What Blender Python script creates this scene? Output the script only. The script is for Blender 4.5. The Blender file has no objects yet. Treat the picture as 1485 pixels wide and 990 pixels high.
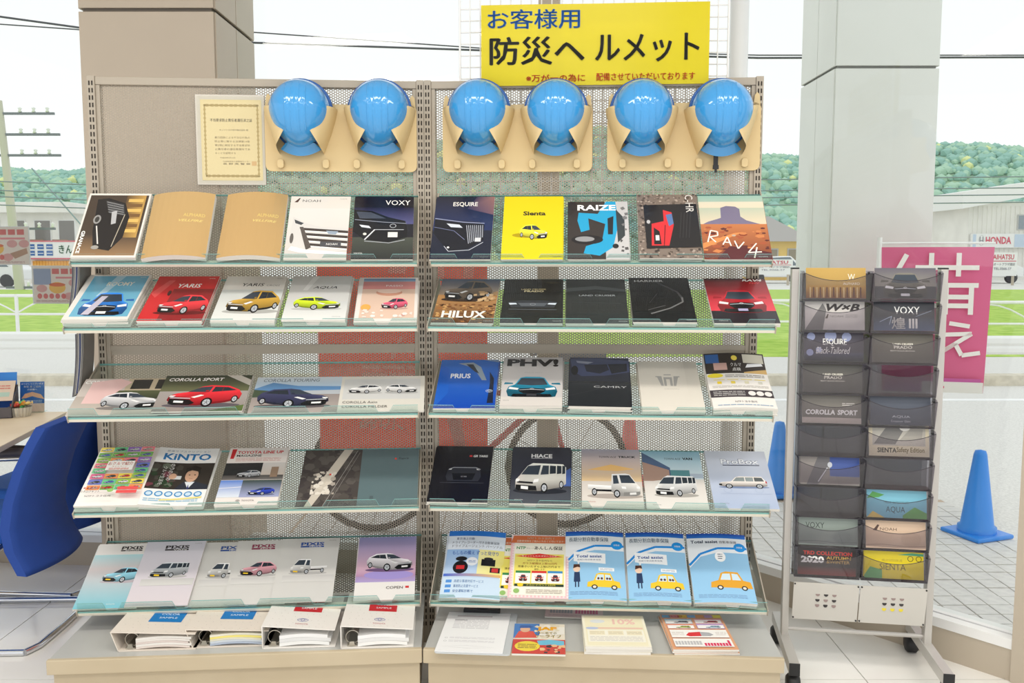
import bpy, bmesh, math, random
from mathutils import Matrix, Vector
scene = bpy.context.scene
C = scene.collection
random.seed(7)
R = math.radians

# ---------------------------------------------------------------- camera, sky, lamps, exposure
F_PX, PITCH, EYE = 1300.0, R(5.45), 1.47
cam_d = bpy.data.cameras.new('camera'); cam = bpy.data.objects.new('camera', cam_d); C.objects.link(cam)
cam.location = (0, 0, EYE); cam.rotation_euler = (R(90) - PITCH, 0, 0)
cam_d.sensor_width = 36; cam_d.lens = 36 * F_PX / 1485; cam_d.clip_end = 2000
scene.camera = cam
w = bpy.data.worlds.new('overcast_sky'); scene.world = w; w.use_nodes = True
bg = w.node_tree.nodes['Background']; bg.inputs[0].default_value = (0.985, 0.995, 1.0, 1); bg.inputs[1].default_value = 1.12
scene.view_settings.view_transform = 'Standard'; scene.view_settings.look = 'None'
scene.view_settings.gamma = 1; scene.view_settings.use_curve_mapping = False
scene.view_settings.exposure = 0.0
def area(name, loc, sx, sy, power, color=(1, .95, .88)):
    l = bpy.data.lights.new(name, 'AREA'); l.shape = 'RECTANGLE'; l.size = sx; l.size_y = sy; l.energy = power; l.color = color
    o = bpy.data.objects.new(name, l); o.location = loc; C.objects.link(o); return o
for lx in (-1.7, 0.0, 1.7):
    for ly in (0.4, 1.9):
        area('ceiling_lamp', (lx, ly, 2.97), 1.2, .3, 15)

# ---------------------------------------------------------------- helpers
def lin(c):
    out = []
    for v in c[:3]:
        v = v / 255
        out.append(v / 12.92 if v <= .04045 else ((v + .055) / 1.055) ** 2.4)
    return (out[0], out[1], out[2], 1)
MATS = {}
def mat(name, rgb, rough=.5, metal=0, spec=.5, noise=None, bump=None, coat=0, trans=0):
    if name in MATS: return MATS[name]
    m = bpy.data.materials.new(name); m.use_nodes = True
    nt = m.node_tree; b = nt.nodes['Principled BSDF']
    b.inputs['Base Color'].default_value = lin(rgb); b.inputs['Roughness'].default_value = rough
    b.inputs['Metallic'].default_value = metal; b.inputs['Specular IOR Level'].default_value = spec
    b.inputs['Coat Weight'].default_value = coat
    if noise:                     # (scale, rgb2, detail)
        tc = nt.nodes.new('ShaderNodeTexCoord'); n = nt.nodes.new('ShaderNodeTexNoise'); n.inputs['Scale'].default_value = noise[0]
        n.inputs['Detail'].default_value = noise[2] if len(noise) > 2 else 3
        r = nt.nodes.new('ShaderNodeValToRGB'); r.color_ramp.elements[0].position = .35; r.color_ramp.elements[1].position = .65
        r.color_ramp.elements[0].color = lin(rgb); r.color_ramp.elements[1].color = lin(noise[1])
        nt.links.new(tc.outputs['Object'], n.inputs['Vector']); nt.links.new(n.outputs['Fac'], r.inputs['Fac']); nt.links.new(r.outputs['Color'], b.inputs['Base Color'])
    if bump:                      # (scale, strength)
        tc = nt.nodes.new('ShaderNodeTexCoord'); n = nt.nodes.new('ShaderNodeTexNoise'); n.inputs['Scale'].default_value = bump[0]
        bp = nt.nodes.new('ShaderNodeBump'); bp.inputs['Strength'].default_value = bump[1]; bp.inputs['Distance'].default_value = .005
        nt.links.new(tc.outputs['Object'], n.inputs['Vector']); nt.links.new(n.outputs['Fac'], bp.inputs['Height']); nt.links.new(bp.outputs['Normal'], b.inputs['Normal'])
    MATS[name] = m; return m
def clear_mat(name, tint, gloss=.08, rough=.02):
    if name in MATS: return MATS[name]
    m = bpy.data.materials.new(name); m.use_nodes = True; nt = m.node_tree; nt.nodes.clear()
    out = nt.nodes.new('ShaderNodeOutputMaterial'); t = nt.nodes.new('ShaderNodeBsdfTransparent'); g = nt.nodes.new('ShaderNodeBsdfGlossy')
    mx = nt.nodes.new('ShaderNodeMixShader'); fr = nt.nodes.new('ShaderNodeLayerWeight'); fr.inputs['Blend'].default_value = .5
    pw = nt.nodes.new('ShaderNodeMath'); pw.operation = 'POWER'; pw.inputs[1].default_value = 5
    mu = nt.nodes.new('ShaderNodeMath'); mu.operation = 'MULTIPLY_ADD'; mu.inputs[1].default_value = .6; mu.inputs[2].default_value = gloss
    t.inputs[0].default_value = lin(tint); g.inputs['Roughness'].default_value = rough
    nt.links.new(fr.outputs['Facing'], pw.inputs[0]); nt.links.new(pw.outputs[0], mu.inputs[0]); nt.links.new(mu.outputs[0], mx.inputs[0]); nt.links.new(t.outputs[0], mx.inputs[1]); nt.links.new(g.outputs[0], mx.inputs[2])
    nt.links.new(mx.outputs[0], out.inputs[0]); MATS[name] = m; return m
def perf_mat(name, rgb):
    """sheet steel punched with round holes, 9.2 mm hexagonal pitch"""
    m = bpy.data.materials.new(name); m.use_nodes = True; nt = m.node_tree; b = nt.nodes['Principled BSDF']
    b.inputs['Base Color'].default_value = lin(rgb); b.inputs['Roughness'].default_value = .45
    out = nt.nodes['Material Output']; tr = nt.nodes.new('ShaderNodeBsdfTransparent'); mx = nt.nodes.new('ShaderNodeMixShader')
    tc = nt.nodes.new('ShaderNodeTexCoord'); sp = nt.nodes.new('ShaderNodeSeparateXYZ'); nt.links.new(tc.outputs['Object'], sp.inputs[0])
    p = .0092; px = p * math.sqrt(3)
    def M(op, a, b_=None, c=None):
        n = nt.nodes.new('ShaderNodeMath'); n.operation = op
        for i, v in enumerate((a, b_, c)):
            if v is None: continue
            if isinstance(v, (int, float)): n.inputs[i].default_value = v
            else: nt.links.new(v, n.inputs[i])
        return n.outputs[0]
    ds = []
    for ox, oz in ((0, 0), (px / 2, p / 2)):
        x = M('WRAP', M('ADD', sp.outputs[0], ox), px / 2, -px / 2); z = M('WRAP', M('ADD', sp.outputs[2], oz), p / 2, -p / 2)
        ds.append(M('SQRT', M('ADD', M('MULTIPLY', x, x), M('MULTIPLY', z, z))))
    hole = M('LESS_THAN', M('MINIMUM', ds[0], ds[1]), .0032)
    nt.links.new(hole, mx.inputs[0]); nt.links.new(b.outputs[0], mx.inputs[1]); nt.links.new(tr.outputs[0], mx.inputs[2]); nt.links.new(mx.outputs[0], out.inputs[0])
    return m
def print_mat(name, rough, metal=0, coat=0, thin=0):
    m = bpy.data.materials.new(name); m.use_nodes = True; nt = m.node_tree; b = nt.nodes['Principled BSDF']
    a = nt.nodes.new('ShaderNodeAttribute'); a.attribute_name = 'Col'; nt.links.new(a.outputs['Color'], b.inputs['Base Color'])
    b.inputs['Roughness'].default_value = rough; b.inputs['Metallic'].default_value = metal; b.inputs['Coat Weight'].default_value = coat; b.inputs['Specular IOR Level'].default_value = .35
    if thin:                      # paper that lets daylight through
        tl = nt.nodes.new('ShaderNodeBsdfTranslucent'); mx = nt.nodes.new('ShaderNodeMixShader'); mx.inputs[0].default_value = thin
        nt.links.new(a.outputs['Color'], tl.inputs[0]); nt.links.new(b.outputs[0], mx.inputs[1]); nt.links.new(tl.outputs[0], mx.inputs[2]); nt.links.new(mx.outputs[0], nt.nodes['Material Output'].inputs[0])
    return m

class MB:
    """collects polygons; every face carries a material slot and a colour"""
    def __init__(s): s.v = []; s.f = []; s.m = []; s.c = []; s.sm = []
    def face(s, pts, m=0, col=None, smooth=False):
        n = len(s.v); s.v += [tuple(p) for p in pts]; s.f.append(tuple(range(n, n + len(pts)))); s.m.append(m); s.c.append(col); s.sm.append(smooth)
    def mesh(s, vs, fs, m=0, col=None, smooth=False, M=None):
        n = len(s.v); s.v += [tuple(M @ Vector(p)) if M else tuple(p) for p in vs]
        for f in fs: s.f.append(tuple(i + n for i in f)); s.m.append(m); s.c.append(col); s.sm.append(smooth)
    def box(s, x0, x1, y0, y1, z0, z1, m=0, M=None, col=None):
        vs = [(x, y, z) for z in (z0, z1) for y in (y0, y1) for x in (x0, x1)]
        s.mesh(vs, [(0, 2, 3, 1), (4, 5, 7, 6), (0, 1, 5, 4), (2, 6, 7, 3), (0, 4, 6, 2), (1, 3, 7, 5)], m, col, False, M)
    def prism(s, poly, axis, a, b, m=0, M=None):
        """poly in the two other axes, extruded along axis from a to b"""
        def p(q, t): return {'x': (t, q[0], q[1]), 'y': (q[0], t, q[1]), 'z': (q[0], q[1], t)}[axis]
        n = len(poly); vs = [p(q, a) for q in poly] + [p(q, b) for q in poly]
        s.mesh(vs, [tuple(range(n))[::-1], tuple(range(n, 2 * n))] + [(i, (i + 1) % n, n + (i + 1) % n, n + i) for i in range(n)], m, None, False, M)
    def tube(s, path, r, n=8, m=0, M=None, closed=False, smooth=True):
        P = [Vector(p) for p in path]; k = len(P); rings = []
        up = None
        for i in range(k):
            if closed: d = P[(i + 1) % k] - P[i - 1]
            else: d = P[min(i + 1, k - 1)] - P[max(i - 1, 0)]
            d.normalize()
            if up is None: up = d.orthogonal().normalized()
            else:
                up = (up - d * up.dot(d)); up = up.normalized() if up.length > 1e-6 else d.orthogonal().normalized()
            sd = d.cross(up); rr = r[i] if isinstance(r, (list, tuple)) else r
            rings.append([P[i] + (up * math.cos(t) + sd * math.sin(t)) * rr for t in [2 * math.pi * j / n for j in range(n)]])
        vs = [p for rg in rings for p in rg]; fs = []
        for i in range(k if closed else k - 1):
            a, b = i * n, ((i + 1) % k) * n
            fs += [(a + j, a + (j + 1) % n, b + (j + 1) % n, b + j) for j in range(n)]
        s.mesh(vs, fs, m, None, smooth, M)
        if not closed: s.mesh(rings[0], [tuple(range(n))[::-1]], m, None, False, M); s.mesh(rings[-1], [tuple(range(n))], m, None, False, M)
    def lathe(s, prof, n=24, m=0, M=None, smooth=True):
        vs = [(r * math.cos(2 * math.pi * j / n), r * math.sin(2 * math.pi * j / n), z) for r, z in prof for j in range(n)]
        fs = [(i * n + j, i * n + (j + 1) % n, (i + 1) * n + (j + 1) % n, (i + 1) * n + j) for i in range(len(prof) - 1) for j in range(n)]
        s.mesh(vs, fs, m, None, smooth, M)
    def grid(s, fn, nu, nv, m=0, smooth=True, thick=None):
        """surface fn(u,v) with optional second skin offset by the vector thick"""
        vs = [Vector(fn(i / nu, j / nv)) for j in range(nv + 1) for i in range(nu + 1)]
        fs = [(j * (nu + 1) + i, j * (nu + 1) + i + 1, (j + 1) * (nu + 1) + i + 1, (j + 1) * (nu + 1) + i) for j in range(nv) for i in range(nu)]
        s.mesh(vs, fs, m, None, smooth)
        if thick:
            t = Vector(thick); s.mesh([p + t for p in vs], [f[::-1] for f in fs], m, None, smooth)
            rim = [i for i in range(nu + 1)] + [j * (nu + 1) + nu for j in range(1, nv + 1)] + [nv * (nu + 1) + i for i in range(nu - 1, -1, -1)] + [j * (nu + 1) for j in range(nv - 1, 0, -1)]
            for a, b in zip(rim, rim[1:] + rim[:1]): s.face([vs[a], vs[a] + t, vs[b] + t, vs[b]], m)
    def build(s, name, mats, parent=None, merge=False, bevel=0):
        me = bpy.data.meshes.new(name); me.from_pydata(s.v, [], s.f)
        for mm in (mats if isinstance(mats, (list, tuple)) else [mats]): me.materials.append(mm)
        me.polygons.foreach_set('material_index', s.m); me.polygons.foreach_set('use_smooth', s.sm)
        if any(c is not None for c in s.c):
            at_ = me.color_attributes.new('Col', 'FLOAT_COLOR', 'CORNER'); buf = []
            for f, c in zip(s.f, s.c):
                if c is None: c = (255, 255, 255)
                if isinstance(c[0], (tuple, list)): cc = [lin(x) for x in c]; buf += [q for i in range(len(f)) for q in cc[i % len(cc)]]
                else: q = lin(c); buf += list(q) * len(f)
            at_.data.foreach_set('color', buf)
        me.validate(); me.update()
        if merge:
            b = bmesh.new(); b.from_mesh(me); bmesh.ops.remove_doubles(b, verts=b.verts, dist=1e-5); bmesh.ops.recalc_face_normals(b, faces=b.faces); b.to_mesh(me); b.free()
        o = bpy.data.objects.new(name, me); C.objects.link(o)
        if parent: o.parent = parent
        if bevel:
            md = o.modifiers.new('bevel', 'BEVEL'); md.width = bevel; md.segments = 2; md.limit_method = 'ANGLE'
        return o
def tag(o, label, cat, group=None):
    o['label'] = label; o['category'] = cat
    if group: o['group'] = group
    return o
def struct(o, label=None):
    o['kind'] = 'structure'
    if label: o['label'] = label
    return o
def empty(name, loc=(0, 0, 0), rz=0, matrix=None):
    o = bpy.data.objects.new(name, None); o.empty_display_size = .05; C.objects.link(o)
    if matrix is not None: o.matrix_world = matrix
    else: o.location = loc; o.rotation_euler = (0, 0, rz)
    return o
def copy_tree(o, parent=None):
    c = o.copy(); C.objects.link(c); c.parent = parent
    for ch in list(o.children): copy_tree(ch, c)
    return c
def at(px, py, Y):
    """point at depth Y that the calibrated camera sees at photo pixel (px, py)"""
    u = (px - 742.5) / F_PX; v = (495 - py) / F_PX; t = Y / (math.cos(PITCH) + v * math.sin(PITCH))
    return Vector((u * t, Y, EYE + t * (-math.sin(PITCH) + v * math.cos(PITCH))))
def on_z(px, py, z):
    u = (px - 742.5) / F_PX; v = (495 - py) / F_PX; t = (z - EYE) / (-math.sin(PITCH) + v * math.cos(PITCH))
    return Vector((u * t, t * (math.cos(PITCH) + v * math.sin(PITCH)), z))

# ---------------------------------------------------------------- printed matter: drawing in a unit square
_TX = {}
def glyphs(s, bold=0, shear=0):
    k = (s, bold, shear)
    if k in _TX: return _TX[k]
    c = bpy.data.curves.new('t', 'FONT'); c.body = s; c.offset = bold; c.shear = shear; c.resolution_u = 2
    o = bpy.data.objects.new('t', c); C.objects.link(o); bpy.context.view_layer.update()
    me = bpy.data.meshes.new_from_object(o.evaluated_get(bpy.context.evaluated_depsgraph_get()))
    vs = [v.co.copy() for v in me.vertices]; fs = [tuple(p.vertices) for p in me.polygons]
    bpy.data.objects.remove(o); bpy.data.curves.remove(c); bpy.data.meshes.remove(me)
    if vs:
        x0 = min(v.x for v in vs); x1 = max(v.x for v in vs); y0 = min(v.y for v in vs); y1 = max(v.y for v in vs)
        vs = [((v.x - x0) / max(x1 - x0, 1e-6), (v.y - y0) / max(y1 - y0, 1e-6)) for v in vs]
    _TX[k] = (vs, fs); return _TX[k]
class Print:
    """flat artwork on a sheet w x h (metres): polygons in u,v 0..1, each layer a hair above the last"""
    def __init__(s, w, h, z0=.0003, dz=.00003): s.w, s.h, s.z, s.dz, s.mb = w, h, z0, dz, MB()
    def P(s, u, v): return ((u - .5) * s.w, v * s.h, s.z)
    def poly(s, pts, col): s.mb.face([s.P(*p) for p in pts], 0, col); s.z += s.dz
    def rect(s, u0, v0, u1, v1, col): s.poly([(u0, v0), (u1, v0), (u1, v1), (u0, v1)], col)
    def grad(s, u0, v0, u1, v1, bottom, top): s.rect(u0, v0, u1, v1, (bottom, bottom, top, top))
    def hgrad(s, u0, v0, u1, v1, a, b): s.rect(u0, v0, u1, v1, (a, b, b, a))
    def ell(s, cx, cy, rx, ry, col, n=18): s.poly([(cx + rx * math.cos(2 * math.pi * i / n), cy + ry * math.sin(2 * math.pi * i / n)) for i in range(n)], col)
    def ring(s, cx, cy, rx, ry, t, col, n=20):
        for i in range(n):
            a, b = 2 * math.pi * i / n, 2 * math.pi * (i + 1) / n; k = s.w / s.h * t
            s.mb.face([s.P(cx + (rx + d) * math.cos(q), cy + (ry + d * s.w / s.h) * math.sin(q)) for q, d in ((a, 0), (b, 0), (b, t), (a, t))], 0, col)
        s.z += s.dz
    def line(s, pts, t, col):
        asp = s.w / s.h
        for (a, b), (c, d) in zip(pts, pts[1:]):
            dx, dy = (c - a) * s.w, (d - b) * s.h; L = math.hypot(dx, dy) or 1; nx, ny = -dy / L * t / 2, dx / L * t / 2
            s.mb.face([s.P(a + nx, b + ny * asp), s.P(a - nx, b - ny * asp), s.P(c - nx, d - ny * asp), s.P(c + nx, d + ny * asp)], 0, col)
        s.z += s.dz
    def text(s, t, u0, v0, u1, v1, col, bold=0, shear=0, rot=0):
        cjk = any(ord(c) > 0x2E80 for c in t)
        vs, fs = glyphs(t, 0 if cjk else bold, shear)
        def q(a, b):
            if rot == 90: a, b = 1 - b, a        # reads upward
            elif rot == -90: a, b = b, 1 - a     # reads downward
            return s.P(u0 + (u1 - u0) * a, v0 + (v1 - v0) * b)
        s.mb.mesh([q(*p) for p in vs], fs, 0, col); s.z += s.dz
        if cjk and bold:                          # heavier strokes: the same outlines again, a touch to each side
            k = bold * .45 / max(len(t) * .6, 1)
            for a, b in ((k, 0), (-k, 0), (0, k * 2.2), (0, -k * 2.2)): s.mb.mesh([q(p[0] + a, p[1] + b) for p in vs], fs, 0, col)
            s.z += s.dz
    def lines(s, u0, v0, u1, v1, n, col, fill=.45, seed=1):
        """rows of small print too fine to read"""
        rr = random.Random(seed); st = (v1 - v0) / n
        for i in range(n):
            y = v1 - st * (i + .5); x = u0
            while x < u1 - .01:
                L = min(rr.uniform(.04, .16), u1 - x); s.mb.face([s.P(x, y - st * fill / 2), s.P(x + L, y - st * fill / 2), s.P(x + L, y + st * fill / 2), s.P(x, y + st * fill / 2)], 0, col); x += L + .012
        s.z += s.dz
    def speck(s, u0, v0, u1, v1, n, cols, r=(.01, .04), seed=1, asp=1.0):
        rr = random.Random(seed)
        for i in range(n):
            a, b, q = rr.uniform(u0, u1), rr.uniform(v0, v1), rr.uniform(*r); k = rr.randint(4, 6); ph = rr.random() * 6
            s.mb.face([s.P(min(max(a + q * math.cos(ph + 2 * math.pi * j / k), u0), u1), min(max(b + q * asp * s.w / s.h * math.sin(ph + 2 * math.pi * j / k), v0), v1)) for j in range(k)], 0, rr.choice(cols))
            s.z += s.dz * .2
        s.z += s.dz
    def sub(s, u0, v0, u1, v1, flip=False):
        """drawing function inside a box"""
        def T(pts): return [(u0 + (u1 - u0) * ((1 - a) if flip else a), v0 + (v1 - v0) * b) for a, b in pts]
        return T
# ---------------------------------------------------------------- printed pictures of cars
def shade(c, k): return tuple(max(0, min(255, x * k)) for x in c[:3])
DK, GL, TY, WH, CH = (26, 27, 30), (58, 68, 80), (22, 22, 24), (240, 240, 240), (190, 194, 200)
def car(D, kind, u0, v0, u1, v1, col, flip=False, plate=WH, shadow=(90, 90, 95), rim=CH, glass=GL):
    T = D.sub(u0, v0, u1, v1, flip); W_, H_ = u1 - u0, v1 - v0
    def poly(p, c): D.poly(T(p), c)
    def wheel(x, y, rx, ry):
        (cx, cy), = T([(x, y)]); D.ell(cx, cy, rx * W_, ry * H_, TY, 16); D.ell(cx, cy, rx * W_ * .68, ry * H_ * .68, rim, 14)
        for k in range(5):
            a = k * 1.2566 + .3; D.line([(cx, cy), (cx + rx * W_ * .62 * math.cos(a), cy + ry * H_ * .62 * math.sin(a))], .1 * rx * W_, (70, 72, 76))
    if shadow and kind != 'face': D.ell(*T([(.5, .06)])[0], .52 * W_, .1 * H_, shadow, 20)
    lo, hi, md = shade(col, .62), shade(col, 1.18), shade(col, .82)
    if kind in ('hatch', 'suv', 'sport'):
        rf = {'hatch': .96, 'suv': 1.0, 'sport': .9}[kind]
        poly([(.02, .28), (.03, .46), (.12, .56), (.28, .62), (.44, rf - .05), (.56, rf), (.80, rf - .03), (.95, .70), (1, .52), (.985, .30), (.80, .16), (.45, .05), (.12, .08)], (lo, lo, hi, hi, hi, hi, hi, hi, col, md, lo, lo, lo))
        poly([(.12, .56), (.28, .62), (.54, .61), (.42, .46), (.20, .42), (.06, .45)], (hi, hi, col, md, col, hi))
        poly([(.26, .62), (.43, rf - .08), (.58, rf - .05), (.55, .61)], glass)
        poly([(.58, .61), (.61, rf - .07), (.79, rf - .09), (.92, .68)], shade(glass, .75))
        poly([(.715, .635), (.725, .635), (.735, rf - .08), (.725, rf - .08)], lo)
        poly([(.45, .05), (.80, .16), (.985, .30), (.98, .36), (.79, .24), (.46, .13)], DK if kind == 'suv' else lo)
        poly([(.05, .14), (.05, .34), (.32, .30), (.40, .16), (.34, .07), (.12, .08)], DK)
        poly([(.05, .36), (.33, .33), (.33, .36), (.06, .40)], CH)
        poly([(.03, .42), (.05, .47), (.12, .47), (.09, .41)], WH); poly([(.33, .40), (.45, .50), (.50, .47), (.38, .36)], WH)
        poly([(.12, .18), (.25, .16), (.25, .24), (.12, .26)], plate)
        wheel(.56, .18, .075, .19); wheel(.92, .30, .045, .15)
        poly([(.545, .62), (.50, .62), (.50, .68), (.54, .69)], md)
    elif kind == 'van':
        poly([(.02, .16), (.02, .42), (.10, .58), (.24, .90), (.34, 1), (.94, .97), (1, .86), (1, .30), (.92, .20), (.50, .06), (.10, .06)], (lo, col, col, hi, hi, hi, hi, md, lo, lo, lo))
        poly([(.12, .60), (.25, .90), (.50, .93), (.46, .60)], glass)
        poly([(.50, .60), (.54, .92), (.66, .92), (.66, .62)], glass)
        for a, b in ((.68, .80), (.82, .91), (.925, .985)): poly([(a, .63), (a, .92), (b, .91), (b, .65)], shade(glass, .8))
        poly([(.03, .12), (.03, .26), (.42, .22), (.44, .07), (.10, .06)], DK); poly([(.05, .32), (.36, .29), (.36, .35), (.05, .38)], DK)
        poly([(.02, .36), (.03, .46), (.10, .45), (.08, .36)], WH); poly([(.36, .33), (.38, .44), (.47, .46), (.46, .36)], WH)
        poly([(.13, .12), (.27, .10), (.27, .20), (.13, .22)], plate)
        wheel(.58, .16, .065, .16); wheel(.91, .27, .042, .13)
    elif kind == 'truck':
        poly([(.50, .30), (.50, .48), (1, .52), (1, .34), (.90, .28)], (md, hi, hi, md, md))
        poly([(.02, .18), (.02, .44), (.09, .60), (.20, .96), (.28, 1), (.54, .97), (.56, .52), (.56, .24), (.44, .06), (.10, .07)], (lo, col, col, hi, hi, hi, col, lo, lo, lo))
        poly([(.10, .60), (.21, .93), (.40, .93), (.37, .60)], glass); poly([(.41, .58), (.44, .92), (.52, .91), (.52, .56)], glass)
        poly([(.03, .14), (.03, .26), (.33, .22), (.34, .08), (.10, .08)], shade(col, .55)); poly([(.02, .38), (.03, .47), (.09, .46), (.08, .38)], WH); poly([(.28, .36), (.29, .45), (.37, .46), (.36, .37)], WH)
        poly([(.10, .14), (.22, .12), (.22, .21), (.10, .23)], plate)
        poly([(.56, .24), (.92, .26), (.92, .33), (.56, .32)], DK)
        wheel(.46, .16, .06, .16); wheel(.88, .22, .05, .15)
    elif kind == 'side':
        poly([(.02, .16), (.01, .36), (.05, .48), (.26, .56), (.36, .92), (.44, 1), (.90, .98), (.97, .60), (.99, .40), (.98, .18), (.90, .12), (.10, .12)], (lo, md, hi, hi, hi, hi, hi, hi, md, lo, lo, lo))
        poly([(.29, .57), (.38, .90), (.54, .92), (.54, .57)], glass); poly([(.56, .57), (.56, .92), (.72, .92), (.72, .57)], glass); poly([(.74, .57), (.74, .92), (.90, .90), (.94, .58)], shade(glass, .6))
        poly([(.0, .2), (.0, .34), (.06, .34), (.06, .2)], DK); poly([(.96, .42), (.96, .62), (.985, .6), (.99, .42)], (190, 40, 40))
        wheel(.20, .15, .075, .20); wheel(.82, .15, .075, .20)
    elif kind == 'face':         # head-on
        poly([(.04, .06), (.0, .30), (.04, .52), (.16, .62), (.26, .95), (.36, 1), (.64, 1), (.74, .95), (.84, .62), (.96, .52), (1, .30), (.96, .06), (.8, 0), (.2, 0)], (lo, lo, col, hi, hi, hi, hi, hi, hi, col, lo, lo, lo, lo))
        poly([(.19, .62), (.28, .93), (.72, .93), (.81, .62), (.5, .58)], glass)
        poly([(-.06, .62), (-.04, .72), (.12, .70), (.12, .64)], md); poly([(1.06, .62), (1.04, .72), (.88, .70), (.88, .64)], md)
        poly([(.04, .40), (.06, .50), (.24, .44), (.22, .36)], WH); poly([(.96, .40), (.94, .50), (.76, .44), (.78, .36)], WH)
        poly([(.24, .30), (.26, .42), (.5, .46), (.74, .42), (.76, .30), (.66, .18), (.34, .18)], DK); poly([(.26, .35), (.5, .38), (.74, .35), (.74, .37), (.5, .41), (.26, .37)], CH)
        poly([(.10, .06), (.14, .17), (.86, .17), (.90, .06), (.8, .02), (.2, .02)], DK)
        poly([(.40, .08), (.60, .08), (.60, .18), (.40, .18)], plate)
        (cx, cy), = T([(.5, .41)]); D.ring(cx, cy, .03 * W_, .025 * H_, .006, WH, 14)
def emblem(D, cx, cy, r, col, t=.006):
    k = D.w / D.h
    D.ring(cx, cy, r, r * .68 * k, t, col); D.ring(cx, cy + r * .2 * k, r * .62, r * .3 * k, t * .8, col, 14); D.ring(cx, cy, r * .26, r * .6 * k, t * .8, col, 14)
# ---------------------------------------------------------------- the room: floor, ceiling, windows, pillars
WA, WB = Vector((.973, 3.947)), Vector((2.40, 2.283))
W0 = Vector((-4.2, 4.40))                                       # the long window wall runs W0 - WA           # the slanting window wall
def clip(poly, a, b, c):                                       # keep a*x+b*y<=c
    out = []
    for (p, q) in zip(poly, poly[1:] + poly[:1]):
        fp, fq = a * p[0] + b * p[1] - c, a * q[0] + b * q[1] - c
        if fp <= 0: out.append(p)
        if fp * fq < 0: t = fp / (fp - fq); out.append((p[0] + (q[0] - p[0]) * t, p[1] + (q[1] - p[1]) * t))
    return out
dW = (WB - WA).normalized(); nW = Vector((-dW.y, dW.x)); cW = nW.dot(WA)      # nW points outside
if nW.x < 0: nW = -nW; cW = -cW
d1 = (WA - W0).normalized(); n1 = Vector((-d1.y, d1.x)); c1 = n1.dot(WA)
def room(p): return clip(clip(p, nW.x, nW.y, cW), n1.x, n1.y, c1)
m_floor = mat('floor_gloss_tile', (242, 240, 235), .14, spec=.6, noise=(3, (238, 235, 229)))
m_grout = mat('floor_grout', (150, 146, 140), .7)
fl = MB(); poly = room([(-4.2, -1), (2.8, -1), (2.8, 4.6), (-4.2, 4.6)])
fl.prism(poly, 'z', -.06, -.004); floor = struct(fl.build('floor', m_grout), 'glossy off-white tiled showroom floor')
for i in range(-7, 3):
    for j in range(-5, 3):
        x0, y0 = 1.232 + .8 * (i - 1), 3.0 + .8 * (j - 1)
        q = [(x0 + .002, y0 + .002), (x0 + .798, y0 + .002), (x0 + .798, y0 + .798), (x0 + .002, y0 + .798)]
        q = clip(clip(clip(room(q), -1, 0, 4.2), 0, -1, 1), 1, 0, 2.8)
        if len(q) >= 3:
            t = MB(); t.prism(q, 'z', -.004, 0); t.build('tile', m_floor, floor)
c = MB(); c.prism(room([(-4.2, -1), (2.8, -1), (2.8, 4.6), (-4.2, 4.6)]), 'z', 3.0, 3.06); struct(c.build('ceiling', mat('ceiling_paint', (235, 233, 228), .8)))

m_frame = mat('window_frame_beige', (188, 176, 158), .45); m_sill = mat('window_sill_white', (238, 238, 236), .4); m_pane = clear_mat('window_glass', (250, 252, 251), .03)
m_groove = mat('groove_dark', (120, 112, 140), .6)
def window(name, p0, p1, mull, label):
    """floor-to-ceiling glazing from p0 to p1, outside on its far side"""
    L = (p1 - p0).length; ang = math.atan2(p1.y - p0.y, p1.x - p0.x)
    e = struct(empty(name, (p0.x, p0.y, 0), ang), label)
    b = MB(); b.box(0, L, -.05, .05, 0, .115, 0); b.build('sill_base', m_frame, e)
    b = MB(); b.box(0, L, -.055, -.012, .115, .15); b.box(0, L, .0, .06, .115, .15); b.build('sill_ledge', m_sill, e)
    b = MB(); b.box(0, L, -.012, 0, .115, .138); b.build('sill_groove', m_groove, e)
    b = MB(); b.box(0, L, -.04, .04, 2.86, 3.0); b.build('head_rail', m_frame, e)
    for x in mull:
        b = MB(); b.box(x - .045, x + .045, -.06, .06, 0, 2.9); b.build('mullion', m_frame, e)
    xs = [0] + [x for x in mull if .1 < x < L - .1] + [L]
    for a, c_ in zip(xs, xs[1:]):
        b = MB(); b.box(a + .03, c_ - .03, .02, .026, .14, 2.87); b.build('pane', m_pane, e)
    return e
Lw = (WB - WA).length
window('window_1', W0, WA, [.1, 4.38], 'wide showroom window behind the catalogue shelves')
tm = (Vector((1.80, 2.985)) - WA).length
rp = MB(); rp.lathe([(.039, 0), (.039, 3.0)], 20); rp = rp.build('corner_post', mat('white_post', (236, 238, 238), .35)); rp.location = (WA.x, WA.y, 0); struct(rp, 'round white post where the two window walls meet')
window('window_2', WA, WB, [tm, Lw - .05], 'slanting showroom window behind the leaflet rack')

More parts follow.
